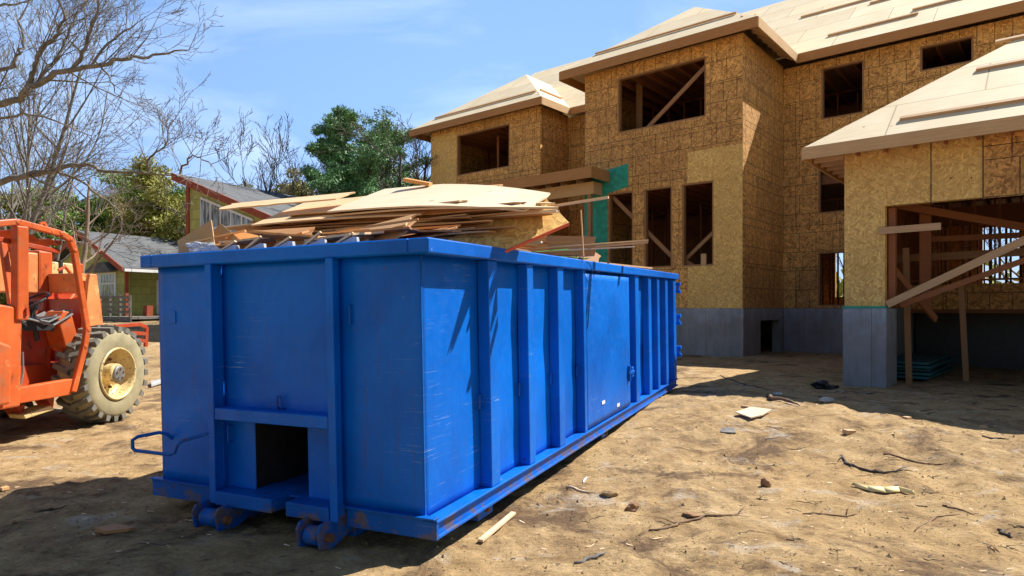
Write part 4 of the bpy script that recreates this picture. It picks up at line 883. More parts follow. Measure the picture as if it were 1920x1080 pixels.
Tp('step_bracket', MB().prism([tp(30, 762, -.1), tp(47, 758, -.1), tp(44, 784, -.1)], (-.2, 0, 0)), 'orange_red'); Tp('step_bracket', MB().prism([tp(85, 745, -.1), tp(102, 742, -.1), tp(100, 766, -.1)], (-.2, 0, 0)), 'orange_red')
fc = MB(); 
for a, b in (((215, 612), (262, 608)), ((262, 608), (275, 614)), ((275, 614), (273, 650)), ((245, 624), (272, 626)), ((258, 637), (272, 640))): fc.bar(tp(*a, -.7), tp(*b, -.7), .05, .035, (1, 0, 0))
Tp('fork_carriage', fc, 'orange_red', .004)
# ---------------------------------------------------------------- neighbouring green houses
A120 = Vector((math.sin(R(120)), math.cos(R(120)), 0)); A30 = Vector((math.sin(R(30)), math.cos(R(30)), 0)); GR = Matrix((A120, A30, Vector((0,0,1)))).transposed()
def gh_tool(O):
    def q(px, py, y=0):    # (x,z) in house frame on its front plane
        d = Vector(((px-960)/FPX, 1, 0)); k = (O.dot(A30)+y)/d.dot(A30); return ((d*k-O).dot(A120), EYE+(HOR-py)/FPX*k-O.z)
    return q
# house with the porch
OA = Vector((-24.6, 38, .45)); ha = thing('green_cottage', 'yellow green cottage with red trimmed gable, small hooded window and wooden deck', 'house', OA, GR)
qa = gh_tool(OA); rz = EYE+4.34-.45; ez = rz-2.07
def A(n, mb, m, par=None): return mb.build(n, M[m], par or ha)
A('front_wall', MB().prism([(-4, 0, -1), (4, 0, -1), (4, 0, ez-.1), (0, 0, rz-.15), (-4, 0, ez-.1)], (0, .2, 0)), 'siding')
A('side_wall', MB().box(3.0, 3.2, .2, 6.2, -1, ez), 'siding'); A('side_wall', MB().box(-4, -3.8, .2, 6.2, -1, ez), 'siding'); A('rear_wall', MB().box(-4, 3.2, 6.2, 6.4, -1, rz-1), 'siding')
A('roof_slope', MB().prism([(0, -.45, rz), (0, 6.5, rz), (4.5, 6.5, rz-2.25), (4.5, -.45, rz-2.25)], (0, 0, .12)), 'shingle'); A('roof_slope', MB().prism([(0, -.45, rz), (0, 6.5, rz), (-4.5, 6.5, rz-2.25), (-4.5, -.45, rz-2.25)], (0, 0, .12)), 'shingle')
A('fascia', MB().prism([(0, -.5, rz+.12), (4.5, -.5, rz-2.13), (4.5, -.5, rz-2.43), (0, -.5, rz-.2)], (0, .06, 0)), 'trim'); A('fascia', MB().prism([(0, -.5, rz+.12), (-4.5, -.5, rz-2.13), (-4.5, -.5, rz-2.43), (0, -.5, rz-.2)], (0, .06, 0)), 'trim')
A('gutter', MB().box(4.45, 4.6, -.4, 6.4, rz-2.35, rz-2.2), 'white'); A('corner_post', MB().box(3.94, 4.06, -.05, .12, -1, ez-.1), 'trim')
x0, z0 = qa(183, 512); x1, z1 = qa(219, 560)
fr = A('window', MB().box(x0, x1, -.08, -.01, z1, z0), 'white'); A('pane', MB().box(x0+.5, x1-.15, -.1, -.082, z1+.9, z0-.12), 'glass', fr); A('pane', MB().box(x0+.5, x1-.15, -.1, -.082, z1+.1, z1+.8), 'glass', fr)
A('window_hood', MB().prism([(x0-.5, -.02, z0+.1), (x1+.3, -.02, z0+.1), (x1-.3, -.02, z0+.6), (x0+.5, -.02, z0+.6)], (0, -.5, -.1)), 'shingle')
xv_, zv = qa(176, 466); A('attic_vent', MB().box(xv_-.2, xv_+.2, -.05, -.01, zv-.35, zv+.35), 'white')
w2 = A('window', MB().box(3.21, 3.26, 2.2, 3.8, .7, 2.7), 'white'); A('pane', MB().box(3.27, 3.28, 2.35, 3.65, .8, 2.55), 'glass', w2)
dk = MB(); dk.box(1.2, 7.5, -1.8, 6, .5, .62)
for x in np.arange(1.2, 7.6, .9): dk.box(x, x+.1, -1.85, -1.75, -1, 1.7)
for z in (.8, 1.05, 1.3, 1.54): dk.box(1.2, 7.6, -1.9, -1.86, z, z+.13)
for z in (-.1, .14, .38): dk.box(1.2, 7.6, -1.85, -1.82, z, z+.19)
A('deck', dk, 'wood_grey'); A('deck_chair', MB().box(4.6, 4.95, .6, .95, .62, 1.2), 'trim')
# tall house with the slanted window
OB = Vector((-14.4, 28, .35)); hb = thing('green_house', 'tall yellow green house with one long sloping roof and slanted strip window', 'house', OB, GR)
qb = gh_tool(OB); rb = EYE+5.63-.35
def B(n, mb, m, par=None): return mb.build(n, M[m], par or hb)
sl = .37
B('front_wall', MB().prism([(.65, .2, -1), (10.2, .2, -1), (10.2, .2, rb-sl*10.5-.1), (.65, .2, rb-sl*.65-.1)], (0, .2, 0)), 'siding')
B('side_wall', MB().box(.65, .85, .4, 9, -1, rb-.4), 'siding'); B('rear_wall', MB().box(.65, 10.2, 9, 9.2, -1, 2), 'siding'); B('corner_board', MB().box(.60, .80, .14, .2, -1, rb-.35), 'trim')
B('roof_slope', MB().prism([(-.1, 0, rb), (11.5, 0, rb-sl*11.5), (11.5, 9.4, rb-sl*11.5), (-.1, 9.4, rb)], (0, 0, .14)), 'shingle')
B('fascia', MB().prism([(-.1, -.05, rb+.15), (11.5, -.05, rb-sl*11.5+.15), (11.5, -.05, rb-sl*11.5-.1), (-.1, -.05, rb-.16)], (0, .05, 0)), 'trim'); B('soffit', MB().prism([(-.1, 0, rb-.1), (11.5, 0, rb-sl*11.5-.1), (11.5, .2, rb-sl*11.5-.1), (-.1, .2, rb-.1)], (0, 0, -.03)), 'trim')
pw = [qb(375, 369, .12), qb(473, 410, .12), qb(473, 436, .12), qb(375, 452, .12)]
P3 = lambda lst, y: [(x, y, z) for x, z in lst]
wf = B('window', MB().prism(P3(pw, .13), (0, .07, 0)), 'white')
(xa, za), (xb, zb), (xc, zc), (xd, zd) = pw
top = lambda x: za+(zb-za)*(x-xa)/(xb-xa); bot_ = lambda x: zd+(zc-zd)*(x-xd)/(xc-xd)
tr = lambda x: top(x)*.34+bot_(x)*.66+.25*(x-xb)/(xb-xa)*0
for k in range(5):
    a = xa+(xb-xa)*k/5+.05; b = xa+(xb-xa)*(k+1)/5-.05
    t0, t1 = top(a)-.1, top(b)-.1; m0 = max(zc+.30, .0)+.0
    B('pane', MB().prism([(a, .115, m0+.06), (b, .115, m0+.06), (b, .115, max(t1, m0+.1)), (a, .115, t0)], (0, .01, 0)), 'glass', wf)
    B('pane', MB().prism([(a, .115, bot_(a)+.06), (b, .115, bot_(b)+.06), (b, .115, m0-.03), (a, .115, m0-.03)], (0, .01, 0)), 'glass', wf)
# grey house far behind the machine
OC = Vector((-36, 50, .5)); hc = thing('grey_house', 'white sided house with a grey roof far behind the orange machine', 'house', OC, Matrix.Rotation(R(-10), 3, 'Z'))
C_ = lambda n, mb, m: mb.build(n, M[m], hc)
C_('wall', MB().prism([(-5, 0, -1), (5, 0, -1), (5, 0, 3.2), (-1, 0, 6.2), (-5, 0, 4.2)], (0, 6, 0)), 'white'); C_('roof', MB().prism([(-1, -.4, 6.4), (5.8, -.4, 3.1), (5.8, 7, 3.1), (-1, 7, 6.4)], (0, 0, .15)), 'shingle'); C_('roof', MB().prism([(-1, -.4, 6.4), (-6, -.4, 3.9), (-6, 7, 3.9), (-1, 7, 6.4)], (0, 0, .15)), 'shingle')
C_('window', MB().box(-2, -.8, -.06, -.01, 1.5, 3), 'glass'); C_('window', MB().box(1.5, 2.7, -.06, -.01, 1.5, 3), 'glass')
vt = MB().lathe([(0, 0), (.12, 0), (.12, 1.0), (.2, 1.05), (.2, 1.2), (0, 1.45)], 12, (0, 0, 0), (0, 0, 1)).build('roof_vent', M['white'], ha, loc=(4.2, 5.8, rz-2.05))
cb = MB(); cpts = [Vector((-25.5, 36, 5.3)), Vector((-20, 35, 4.75)), Vector((-15, 34, 4.4)), Vector((-9, 33, 4.35))]; c0 = cpts[0]
cb.tube([p-c0 for p in cpts], .025, 5); tag(cb.build('overhead_cable', M['white'], loc=c0), 'thin white overhead cable crossing in front of the cottage roof', 'cable')
# ---------------------------------------------------------------- trees
def grow(mb, p, d, L, r, lvl, rg, up=.12, wig=.22, kids=(5, 4, 4, 3), spread=.75, minr=.004, tips=None):
    n = max(3, int(4+L*1.2)) if lvl < 2 else 3
    pts = [p.copy()]; rad = [r]; dd = d.normalized(); q = p.copy(); dirs = [dd.copy()]
    for i in range(n):
        dd = (dd+Vector((rg.gauss(0, wig), rg.gauss(0, wig), rg.gauss(0, wig)+up))*(.55 if lvl else .35)).normalized()
        q = q+dd*(L/n); pts.append(q.copy()); rad.append(max(minr, r*(1-.72*(i+1)/n))); dirs.append(dd.copy())
    mb.tube(pts, rad, 7 if r > .08 else 5 if r > .025 else 3, cap=False)
    if lvl >= len(kids):
        if tips is not None: tips.append((pts[-1], dd.copy()))
        return
    k = kids[lvl]
    for j in range(k):
        t = .28+.72*(j+rg.random()*.8)/k; i = min(n-1, int(t*n)); fr_ = t*n-i
        b = pts[i].lerp(pts[i+1], min(1, fr_)); rr = rad[i]*(1-fr_)+rad[i+1]*fr_ if fr_ < 1 else rad[i+1]
        ax = Vector((rg.gauss(0, 1), rg.gauss(0, 1), rg.gauss(0, 1))).cross(dirs[i]);
        if ax.length < .01: ax = Vector((1, 0, 0))
        nd = (Matrix.Rotation(rg.uniform(.55, 1.25)*spread, 3, ax.normalized()) @ dirs[i]).normalized()
        grow(mb, b, nd, L*rg.uniform(.42, .72)*(1.1-.35*t), max(minr, rr*.62), lvl+1, rg, up, wig, kids, spread, minr, tips)
    if tips is not None: tips.append((pts[-1], dd.copy()))
def bare_tree(loc, h, r, seed, label, mat='bark', group=None, stems=1, kids=(7, 5, 4, 3), spread=.8, lean=(0, 0), up=.14, cat='tree', minr=.008, wig=.2):
    rg = random.Random(seed); base = Vector((loc[0], loc[1], float(gz(loc[0], loc[1], False))-.1))
    t = thing('bare_tree', label, cat, base, None, group); tm_ = MB(); cm = MB()
    for s_ in range(stems):
        d = Vector((lean[0]+rg.gauss(0, .10)*(stems > 1)*2.2, lean[1]+rg.gauss(0, .1)*(stems > 1)*2.2, 1)).normalized(); p = Vector((rg.gauss(0, .15)*(stems > 1), rg.gauss(0, .15)*(stems > 1), 0))
        n = 9; pts = [p]; rad = [r*1.25]; q = p.copy()
        for i in range(n):
            d = (d+Vector((rg.gauss(0, .07), rg.gauss(0, .07), .05))).normalized(); q = q+d*(h*.78/n); pts.append(q.copy()); rad.append(r*(1-.75*(i+1)/n))
        tm_.tube(pts, rad, 9, cap=False)
        for j in range(kids[0]):
            f_ = .30+.70*(j+rg.random()*.5)/kids[0]; i = min(n-1, int(f_*n)); b = pts[i].lerp(pts[i+1], f_*n-i) if f_ < 1 else pts[-1]
            a = rg.uniform(0, 6.28); el = rg.uniform(.45, 1.0); nd = Vector((math.cos(a)*math.cos(el), math.sin(a)*math.cos(el), math.sin(el)))
            grow(cm, b, nd, h*rg.uniform(.26, .42)*(1.15-.55*f_), rad[i]*.55, 1, rg, up, wig, kids, spread, minr)
    tm_.build('trunk', M[mat], t, smooth=True); cm.build('crown', M[mat], t, smooth=True); return t
def at(px, z, py=None):    # world x (and height) of a photograph column at distance z
    return ((px-960)/FPX*z, z) if py is None else Vector(((px-960)/FPX*z, z, EYE+(HOR-py)/FPX*z))
# big oak reaching in from the left, its trunk outside the picture
def oak():
    rg = random.Random(5); Zt = 15.0; base = Vector((-17.5, 15.0, float(gz(-17.5, 15, False))-.1))
    t = thing('bare_oak', 'big bare oak whose long grey limbs reach in from the left above the orange machine', 'tree', base)
    tm_ = MB(); cm = MB()
    trunk = [Vector((0, 0, 0)), Vector((.1, 0, 2)), Vector((.3, .1, 4)), Vector((.2, 0, 6)), Vector((.6, .2, 9)), Vector((.9, .3, 12))]
    tm_.tube(trunk, [.42, .36, .33, .28, .2, .1], 12, cap=False)
    limbs = [
      (5.2, [(0, 195, 14.6), (55, 165, 14.3), (105, 140, 14), (160, 127, 13.8), (230, 112, 13.6), (290, 104, 13.4), (350, 92, 13.2)], .125),
      (2.6, [(0, 342, 13.5), (50, 327, 13.4), (95, 322, 13.3), (150, 308, 13.1), (200, 322, 13), (260, 324, 12.9), (322, 331, 12.8)], .105),
      (4.6, [(0, 222, 15.6), (60, 215, 15.7), (115, 232, 15.8), (172, 256, 16)], .05),
      (6.2, [(0, 132, 15.2), (30, 105, 15.2), (46, 78, 15.3), (38, 40, 15.4), (60, -10, 15.5)], .075),
      (8.2, [(-20, 10, 15.3), (20, 8, 15.3), (50, 2, 15.4), (90, -12, 15.6)], .05)]
    sub = [([(50, 168, 14.3), (62, 130, 14.2), (78, 92, 14.1), (104, 70, 14), (120, 36, 13.9), (112, 0, 13.8), (100, -40, 13.8)], .065),
      ([(68, 160, 14.3), (92, 125, 14.4), (112, 100, 14.5), (128, 60, 14.6), (150, 20, 14.8), (175, -20, 15)], .045),
      ([(130, 134, 13.9), (150, 105, 13.8), (168, 62, 13.7), (182, 20, 13.6), (190, -20, 13.5)], .055),
      ([(170, 125, 13.8), (215, 72, 13.9), (260, 45, 14)], .03),
      ([(110, 322, 13.3), (150, 338, 13.4), (190, 370, 13.5), (230, 402, 13.6)], .035),
      ([(175, 112, 13.7), (200, 140, 13.8), (215, 172, 13.9)], .02),
      ([(275, 326, 12.9), (282, 295, 12.9), (310, 270, 12.9), (322, 232, 13)], .022),
      ([(330, 332, 12.8), (345, 308, 12.8), (368, 292, 12.7), (398, 312, 12.7)], .022)]
    def dens(pts, rads, seedpts=True, m=cm, sp=.55):
        """smooth a limb and grow twigs along it"""
        P = [];
        for i in range(len(pts)-1):
            a0 = pts[max(i-1, 0)]; a1 = pts[i]; a2 = pts[i+1]; a3 = pts[min(i+2, len(pts)-1)]
            for k in range(5):
                s = k/5; P.append(.5*((2*a1)+(a2-a0)*s+(2*a0-5*a1+4*a2-a3)*s*s+(3*a1-a0-3*a2+a3)*s**3))
        P.append(pts[-1]); P = [p+Vector((rg.gauss(0, .014), rg.gauss(0, .03), rg.gauss(0, .014))) for p in P]
        n = len(P); rr = [rads[0]*(1-i/(n-1))**.8+rads[1] for i in range(n)]
        m.tube(P, rr, 8, cap=False)
        for i in range(2, n):
            if rg.random() < sp:
                d = (P[i]-P[i-1]).normalized(); ax = Vector((rg.gauss(0, .6), rg.gauss(0, 1), rg.gauss(0, .6))).normalized()
                nd = Matrix.Rotation(rg.choice([-1, 1])*rg.uniform(.5, 1.2), 3, ax) @ d; nd = (nd+Vector((.0, 0, .18))).normalized()
                grow(m, P[i], nd, rg.uniform(.7, 1.7)*(1 if rr[i] > .03 else .6), max(.009, rr[i]*.40), 1, rg, .12, .11, (0, 4, 3, 2), .7, .004)
    for zh, pl_, r in limbs:
        pts = [at(px, z, py)-base for px, py, z in pl_]
        a = Vector((.2, 0, zh)); pts = [a, a.lerp(pts[0], .5)+Vector((0, 0, .2))]+pts; dens(pts, (r*.68, .009), sp=.42)
    for pl_, r in sub: dens([at(px, z, py)-base for px, py, z in pl_], (r*.75, .008), sp=.6)
    tm_.build('trunk', M['bark'], t, smooth=True); cm.build('limbs', M['bark'], t, smooth=True)
oak()
LB = [ # px, z, height, radius, label
 (22, 24, 13.5, .16, 'tall slim bare tree at the left picture edge behind the oak limbs'),
 (50, 27, 13, .19, 'bare tree, middle one of the three close trunks behind the orange machine'),
 (63, 26, 12, .15, 'bare tree, right one of the three close trunks behind the orange machine'),
 (-30, 26, 14, .16, 'bare tree mostly outside the left picture edge'),
 (100, 33, 11.5, .12, 'thin bare tree right of the three close trunks'),
 (205, 49, 12.5, .12, 'small bare tree rising behind the cottage roof')]
for i, (px, z, h, r, lb) in enumerate(LB): bare_tree(at(px, z), h, r*.85, 40+i, lb, 'bark', None, 1, (11, 4, 4, 2), .6, minr=.008, up=.26, wig=.13)
bare_tree(at(142, 25), 8.2, .14, 61, 'bent pinkish grey bare tree just left of the cottage gable', 'bark_pink', None, 1, (9, 4, 3, 2), .75, (.12, 0), minr=.008, wig=.15)
bare_tree(at(548, 34), 9.8, .12, 62, 'many stemmed bare tree fanning out left of the tall pine', 'bark_dark', None, 4, (7, 4, 4, 2), .6, minr=.010, up=.22)
bare_tree(at(610, 36), 10.2, .11, 63, 'thin bare tree directly left of the tall pine trunk', 'bark_dark', None, 2, (7, 4, 4, 2), .6, minr=.010, up=.22)
bare_tree(at(786, 28), 10.2, .17, 64, 'dark bare tree standing by the left corner of the unfinished house', 'bark_dark', None, 2, (9, 5, 4, 2), .8, (-.05, 0), minr=.010, up=.16)
bare_tree(at(445, 40), 8.2, .09, 65, 'low bare tree showing above the sloping roof of the green house', 'bark_dark', None, 2, (7, 4, 4, 2), .7, minr=.011, up=.15)
def foliage_mesh(mb, cen, rad, n, size, rg, flat=.8, needle=False):
    for _ in range(n):
        v = rg.normal(size=3); v /= np.linalg.norm(v); rr = rg.rand()**.45; p = cen+v*rad*rr*np.array([1, 1, flat])
        a = rg.normal(size=3); a /= np.linalg.norm(a); b = np.cross(a, rg.normal(size=3)); b /= np.linalg.norm(b)+1e-9
        s_ = size*rg.uniform(.6, 1.3)
        if needle: mb.face([p-b*s_*.16, p+b*s_*.16, p+a*s_])
        else: mb.face([p-a*s_*.5, p+b*s_*.35, p+a*s_*.5, p-b*s_*.35])
def pine(loc, h, wr, seed, label, mat, group=None, dens=1.0, blob_=False, name='pine_tree', base0=.15, leaf=.2, trunkmat='bark_dark', shape=.8, cl=.42, nf=100):
    rg = np.random.RandomState(seed); pr = random.Random(seed); base = Vector((loc[0], loc[1], float(gz(loc[0], loc[1], False))-.1))
    t = thing(name, label, 'tree', base, None, group); tm_ = MB(); fm = MB()
    pts = [Vector((pr.gauss(0, .05)*i, pr.gauss(0, .05)*i, h*.97*i/8)) for i in range(9)]; tm_.tube(pts, [max(.02, h*.018*(1-.9*i/8)) for i in range(9)], 8, cap=False)
    nb = int(46*dens)
    for j in range(nb):
        f_ = base0+(1-base0)*(j+.3*pr.random())/nb; ang = pr.uniform(0, 6.28)
        if blob_: ln = wr*math.sqrt(max(.03, 1-((f_-.55)/.5)**2))*pr.uniform(.6, 1.1)
        else: ln = wr*(1-f_)**shape*pr.uniform(.6, 1.15)+.25
        i = min(7, int(f_*8)); b0 = pts[i].lerp(pts[i+1], f_*8-i) if f_ < .999 else pts[-1]
        el = pr.uniform(.05, .35)+(.5 if f_ > .85 else 0); d = Vector((math.cos(ang)*math.cos(el), math.sin(ang)*math.cos(el), math.sin(el)))
        b1 = b0+d*ln; tm_.tube([b0, b0.lerp(b1, .5)+Vector((0, 0, -.04*ln)), b1], [.05, .035, .012], 4, cap=False)
        k = max(2, int(ln/(cl*.9))+1)
        for c in range(k):
            s_ = (c+.7)/k; p = np.array(b0.lerp(b1, s_))+rg.normal(size=3)*.14
            foliage_mesh(fm, p, cl*rg.uniform(.7, 1.25), int(nf*dens), leaf, rg, .6, True)
    tm_.build('trunk', M[trunkmat], t, smooth=True); fm.build('crown', M[mat], t); return t
pine(at(640, 33), 11.2, 3.3, 1, 'tall blue green pine rising highest between the bare trees and the unfinished house', 'pine', None, 2.1, shape=.8, cl=.36, leaf=.17, nf=120)
pine(at(722, 36), 10.3, 3.7, 2, 'rounded dark evergreen just right of the tall pine', 'pine_dark', None, 1.5, True, 'evergreen_tree', cl=.5, leaf=.17, nf=130)
pine(at(775, 40), 8.8, 2.9, 12, 'lower dull green evergreen between the rounded one and the unfinished house', 'olive', None, 1.2, True, 'evergreen_tree', cl=.46, leaf=.17, nf=110)
pine(at(682, 31), 8.0, 3.2, 13, 'low green evergreen in front of the rounded dark evergreen', 'pine', None, 1.2, True, 'evergreen_tree', cl=.46, leaf=.17, nf=110)
rest = [(430, 44, 8.6, 2.6, 'olive', 'rounded evergreen showing above the sloping roof of the green house'), (560, 42, 8.6, 2.6, 'olive', 'low evergreen behind the many stemmed bare tree'), (505, 44, 7.6, 2.2, 'pine_dark', 'low dark evergreen behind the heap of scrap plywood'),
 (300, 44, 9.8, 3.6, 'olive', 'broad olive green evergreen touching the left corner of the green house'), (255, 46, 9.6, 3.0, 'green_leaf', 'green evergreen above the middle of the cottage roof'), (205, 48, 8.6, 2.6, 'olive', 'evergreen above the cottage gable'),
 (150, 46, 8.0, 2.4, 'green_leaf', 'green evergreen behind the bent bare tree'), (90, 44, 8.2, 2.6, 'green_leaf', 'bright green evergreen behind the machine roof slats'), (20, 44, 8.0, 2.4, 'olive', 'evergreen at the left picture edge behind the three trunks'), (345, 48, 9.0, 2.6, 'pine_dark', 'dark evergreen behind the high end of the green house roof')]
for i, (px, z, h, wr, mt, lb) in enumerate(rest): pine(at(px, z), h, wr, 20+i, lb, mt, 'evergreens behind the green houses', 1.1, True, 'evergreen_tree', cl=.75, leaf=.27, base0=.05, nf=150)
# far woods so the horizon is closed, also seen through the house
fw = MB(); rg_ = np.random.RandomState(3)
for i in range(110):
    a = rg_.uniform(-62, 62); r_ = rg_.uniform(62, 78); x, y = r_*math.sin(R(a)), r_*math.cos(R(a)); hh = rg_.uniform(2.6, 4.2)
    foliage_mesh(fw, np.array([x, y, hh*.6]), hh*.9, 150, .9, rg_, .7)
tag(fw.build('far_woods', M['olive'], loc=(0, 0, .3)), 'dull green line of far woods behind everything', 'woods', kind='stuff')
for i, (s, D) in enumerate(((-7.6, 40), (-9.5, 44), (-1.8, 40), (1.0, 43))):
    p = F2*s*1.0+W2*D; bare_tree((p.x, p.y), 9, .12, 80+i, 'bare tree behind the unfinished house seen only through its window openings', 'bark_dark', 'bare trees behind the unfinished house', 1, (8, 4, 3, 2), .8, minr=.012)
# ---------------------------------------------------------------- things lying on the dirt
def ground_stick(pts, r, label, mat='stick', name='stick', cat='stick', group=None, twigs=0, lift=.0, flat=False, wob=.012):
    P = [gpt(x, y) for x, y in pts]; rg = random.Random(len(label)+int(pts[0][0])); Q = []
    for i in range(len(P)-1):
        for k in range(4):
            q = P[i].lerp(P[i+1], k/4); q.x += rg.gauss(0, wob); q.y += rg.gauss(0, wob); q.z = float(gz(q.x, q.y))+r*.7+lift*math.sin(math.pi*(i+k/4)/(len(P)-1)); Q.append(q)
    q = P[-1].copy(); q.z += r*.7; Q.append(q); o0 = Q[0].copy(); m = MB(); n = len(Q)
    m.tube([q-o0 for q in Q], [r*(1-.6*abs(2*i/(n-1)-.8)**2)*rg.uniform(.85, 1.15) for i in range(n)], 6)
    for _ in range(twigs):
        i = rg.randrange(1, n-1); d = (Q[i+1]-Q[i]).normalized(); e_ = Matrix.Rotation(rg.choice([-1, 1])*rg.uniform(.4, .9), 3, 'Z') @ d
        a = Q[i]-o0; L = rg.uniform(.08, .25); b = a+e_*L; b.z = float(gz(b.x+o0.x, b.y+o0.y))-o0.z+.01; m.tube([a, (a+b)/2+Vector((0, 0, .01)), b], [r*.5, r*.35, r*.15], 4)
    return tag(m.build(name, M[mat], loc=o0, smooth=True), label, cat, group)
ground_stick([(1220, 1003), (1262, 996), (1290, 982), (1340, 972), (1400, 966)], .010, 'long forked dry branch in the sunny foreground dirt, nearest the picture bottom', twigs=5)
ground_stick([(1576, 856), (1592, 873), (1625, 884), (1665, 888), (1712, 890)], .013, 'dark twisted branch with fine twigs right of the middle of the sunny dirt', 'bark_dark', twigs=6)
ground_stick([(1655, 857), (1700, 862), (1740, 866), (1778, 869)], .011, 'straight brown stick lying just behind the dark twisted branch', twigs=1)
ground_stick([(1508, 968), (1550, 966), (1608, 963)], .008, 'thin stick right of the long forked branch', twigs=2)
ground_stick([(1437, 744), (1452, 753), (1478, 757), (1500, 763)], .028, 'thick bent piece of root at the edge of the house shadow', lift=.02)
ground_stick([(1838, 819), (1868, 824), (1893, 829)], .010, 'short dark stick near the right picture edge in the sun', 'bark_dark')
ground_stick([(1772, 952), (1800, 960), (1828, 967)], .008, 'short bent twig in the lower right sunny dirt')
ground_stick([(1874, 990), (1885, 997), (1900, 1004)], .012, 'short dark stub of wood in the bottom right corner', 'bark_dark')
ground_stick([(1710, 1000), (1760, 975), (1800, 970)], .006, 'very thin pale twig in the lower right dirt')
ground_stick([(1350, 705), (1405, 726), (1450, 735)], .010, 'dark twig in the house shadow in front of the bare foundation', 'bark_dark', twigs=2)
ground_stick([(60, 965), (95, 958), (130, 950)], .010, 'dark stick in the dumpster shadow at lower left')
ground_stick([(1062, 918), (1090, 924), (1120, 931)], .012, 'flat pale splinter beside the dumpster rail', 'splinter', 'splinter', 'wood splinter', wob=.003)
ground_stick([(1094, 908), (1100, 895)], .010, 'small white chip standing behind the flat pale splinter', 'white', 'splinter', 'wood splinter', wob=.002)
ground_stick([(1098, 1032), (1115, 1026)], .006, 'tiny pale splinter at the bottom of the sunny dirt', 'splinter', 'splinter', 'wood splinter', wob=.001)
ground_stick([(1220, 1019), (1243, 1015)], .006, 'thin pale splinter below the long forked branch', 'splinter', 'splinter', 'wood splinter', wob=.001)
ground_stick([(1085, 1062), (1110, 1052), (1138, 1044)], .012, 'weathered grey stick at the bottom picture edge', 'wood_grey')
p = gpt(901, 1022); q = gpt(963, 970); o = MB().bar(Vector((0, 0, .02)), (q-p)+Vector((0, 0, .02)), .035, .016).build('wooden_stake', M['splinter'], loc=p); tag(o, 'pale wooden stake lying in the sun beside the near dumpster corner', 'wooden stake')
def flat(name, label, cat, pts, mat, th=.012, lift=.02):
    P = [gpt(*k) for k in pts]; c = sum(P, Vector())/len(P); Q = [Vector((k.x-c.x, k.y-c.y, lift+ (k.z-c.z))) for k in P]
    return tag(MB().prism(Q, (0, 0, -th)).build(name, M[mat] if isinstance(mat, str) else mat, loc=c), label, cat)
flat('plywood_offcut', 'pale square plywood offcut lying curled in the sun before the house shadow', 'plywood', [(1379, 783), (1408, 771), (1447, 776), (1430, 787), (1408, 793)], P_[3], .014, .045)
flat('plywood_offcut', 'small flat grey piece half buried beside the curled plywood offcut', 'plywood', [(1350, 810), (1375, 808), (1380, 817), (1352, 819)], 'wood_grey', .01, .012)
flat('board_piece', 'brown board piece lying in the dumpster shadow at the lower left', 'board', [(178, 1001), (215, 995), (256, 998), (240, 1004), (196, 1008)], P_[2], .02, .03)
flat('board_piece', 'pale board end at the left edge of the dumpster shadow', 'board', [(0, 920), (12, 917), (18, 922), (4, 926)], P_[1], .02, .03)
flat('board_piece', 'grey board lying behind the big tyre beside the dumpster', 'board', [(282, 722), (318, 712), (320, 716), (284, 728)], 'greypaint', .04, .06)
flat('board_piece', 'pale short board on the dirt inside the garage opening', 'board', [(1795, 667), (1866, 671), (1866, 675), (1795, 671)], 'brace', .03, .04)
def blk(px, py, s, label, mat='brace', rot=.3):
    p = gpt(px, py); o = MB().box(-s[0]/2, s[0]/2, -s[1]/2, s[1]/2, 0, s[2]).build('wood_block', M[mat], loc=(p.x, p.y, p.z-.005)); o.rotation_euler = (.04, .05, rot); bev(o, .003); tag(o, label, 'wood block')
blk(1592, 813, (.12, .07, .045), 'small cut lumber block in the middle of the sunny dirt'); blk(1397, 767, (.06, .09, .03), 'small pale block behind the curled plywood offcut', rot=.9); blk(1700, 787, (.10, .06, .03), 'small pale block at the edge of the house shadow', rot=.6); blk(1843, 803, (.07, .05, .03), 'tiny wood block near the right picture edge')
blob('rock', 'sharp edged brown stone casting a shadow left of the long forked branch', 'stone', gpt(1183, 962), (.10, .09, .085), M['rock'], 3, .5)
blob('rock', 'yellowish stone with a dark side beside the flat pale splinter', 'stone', gpt(1143, 934), (.13, .1, .05), M['sand'], 6, .4)
blob('rock', 'clod of brown earth standing in a small hollow of the sunny dirt', 'stone', gpt(1437, 915), (.07, .06, .10), M['rock'], 8, .6); blob('rock', 'small flat brown stone above the long forked branch', 'stone', gpt(1296, 970), (.11, .06, .03), M['rock'], 9, .5)
blob('plastic_bag', 'crumpled black plastic bag in the house shadow left of the concrete pier', 'plastic bag', gpt(1548, 729), (.34, .26, .13), M['blackbag'], 5, .7, n=3)
blob('plastic_bottle', 'crushed clear plastic bottle in the house shadow', 'bottle', gpt(1550, 756), (.2, .09, .07), M['plastic'], 6, .3, .3, 3)
blob('plastic_wrap', 'small crumpled clear wrapper at the edge of the house shadow', 'plastic wrap', gpt(1458, 743), (.12, .09, .05), M['plastic'], 7, .5)
rg = random.Random(9); P = [gpt(x, y) for x, y in ((1600, 914), (1625, 921), (1655, 924), (1685, 922), (1712, 930))]; c = P[0].copy(); m = MB()
L1 = []; 
for i, p in enumerate(P): w_ = (.03, .05, .055, .04, .02)[i]; L1.append((p-c+Vector((0, w_, .012)), p-c+Vector((0, 0, .04)), p-c+Vector((0, -w_, .010))))
for a, b in zip(L1, L1[1:]): m.face([a[1], b[1], b[0], a[0]]); m.face([a[2], b[2], b[1], a[1]])
o = m.build('rag_strip', M['rag'], loc=c, smooth=True); so_ = o.modifiers.new('t', 'SOLIDIFY'); so_.thickness = .006; tag(o, 'pale yellow strip of cloth lying twisted on the sunny dirt', 'cloth strip')
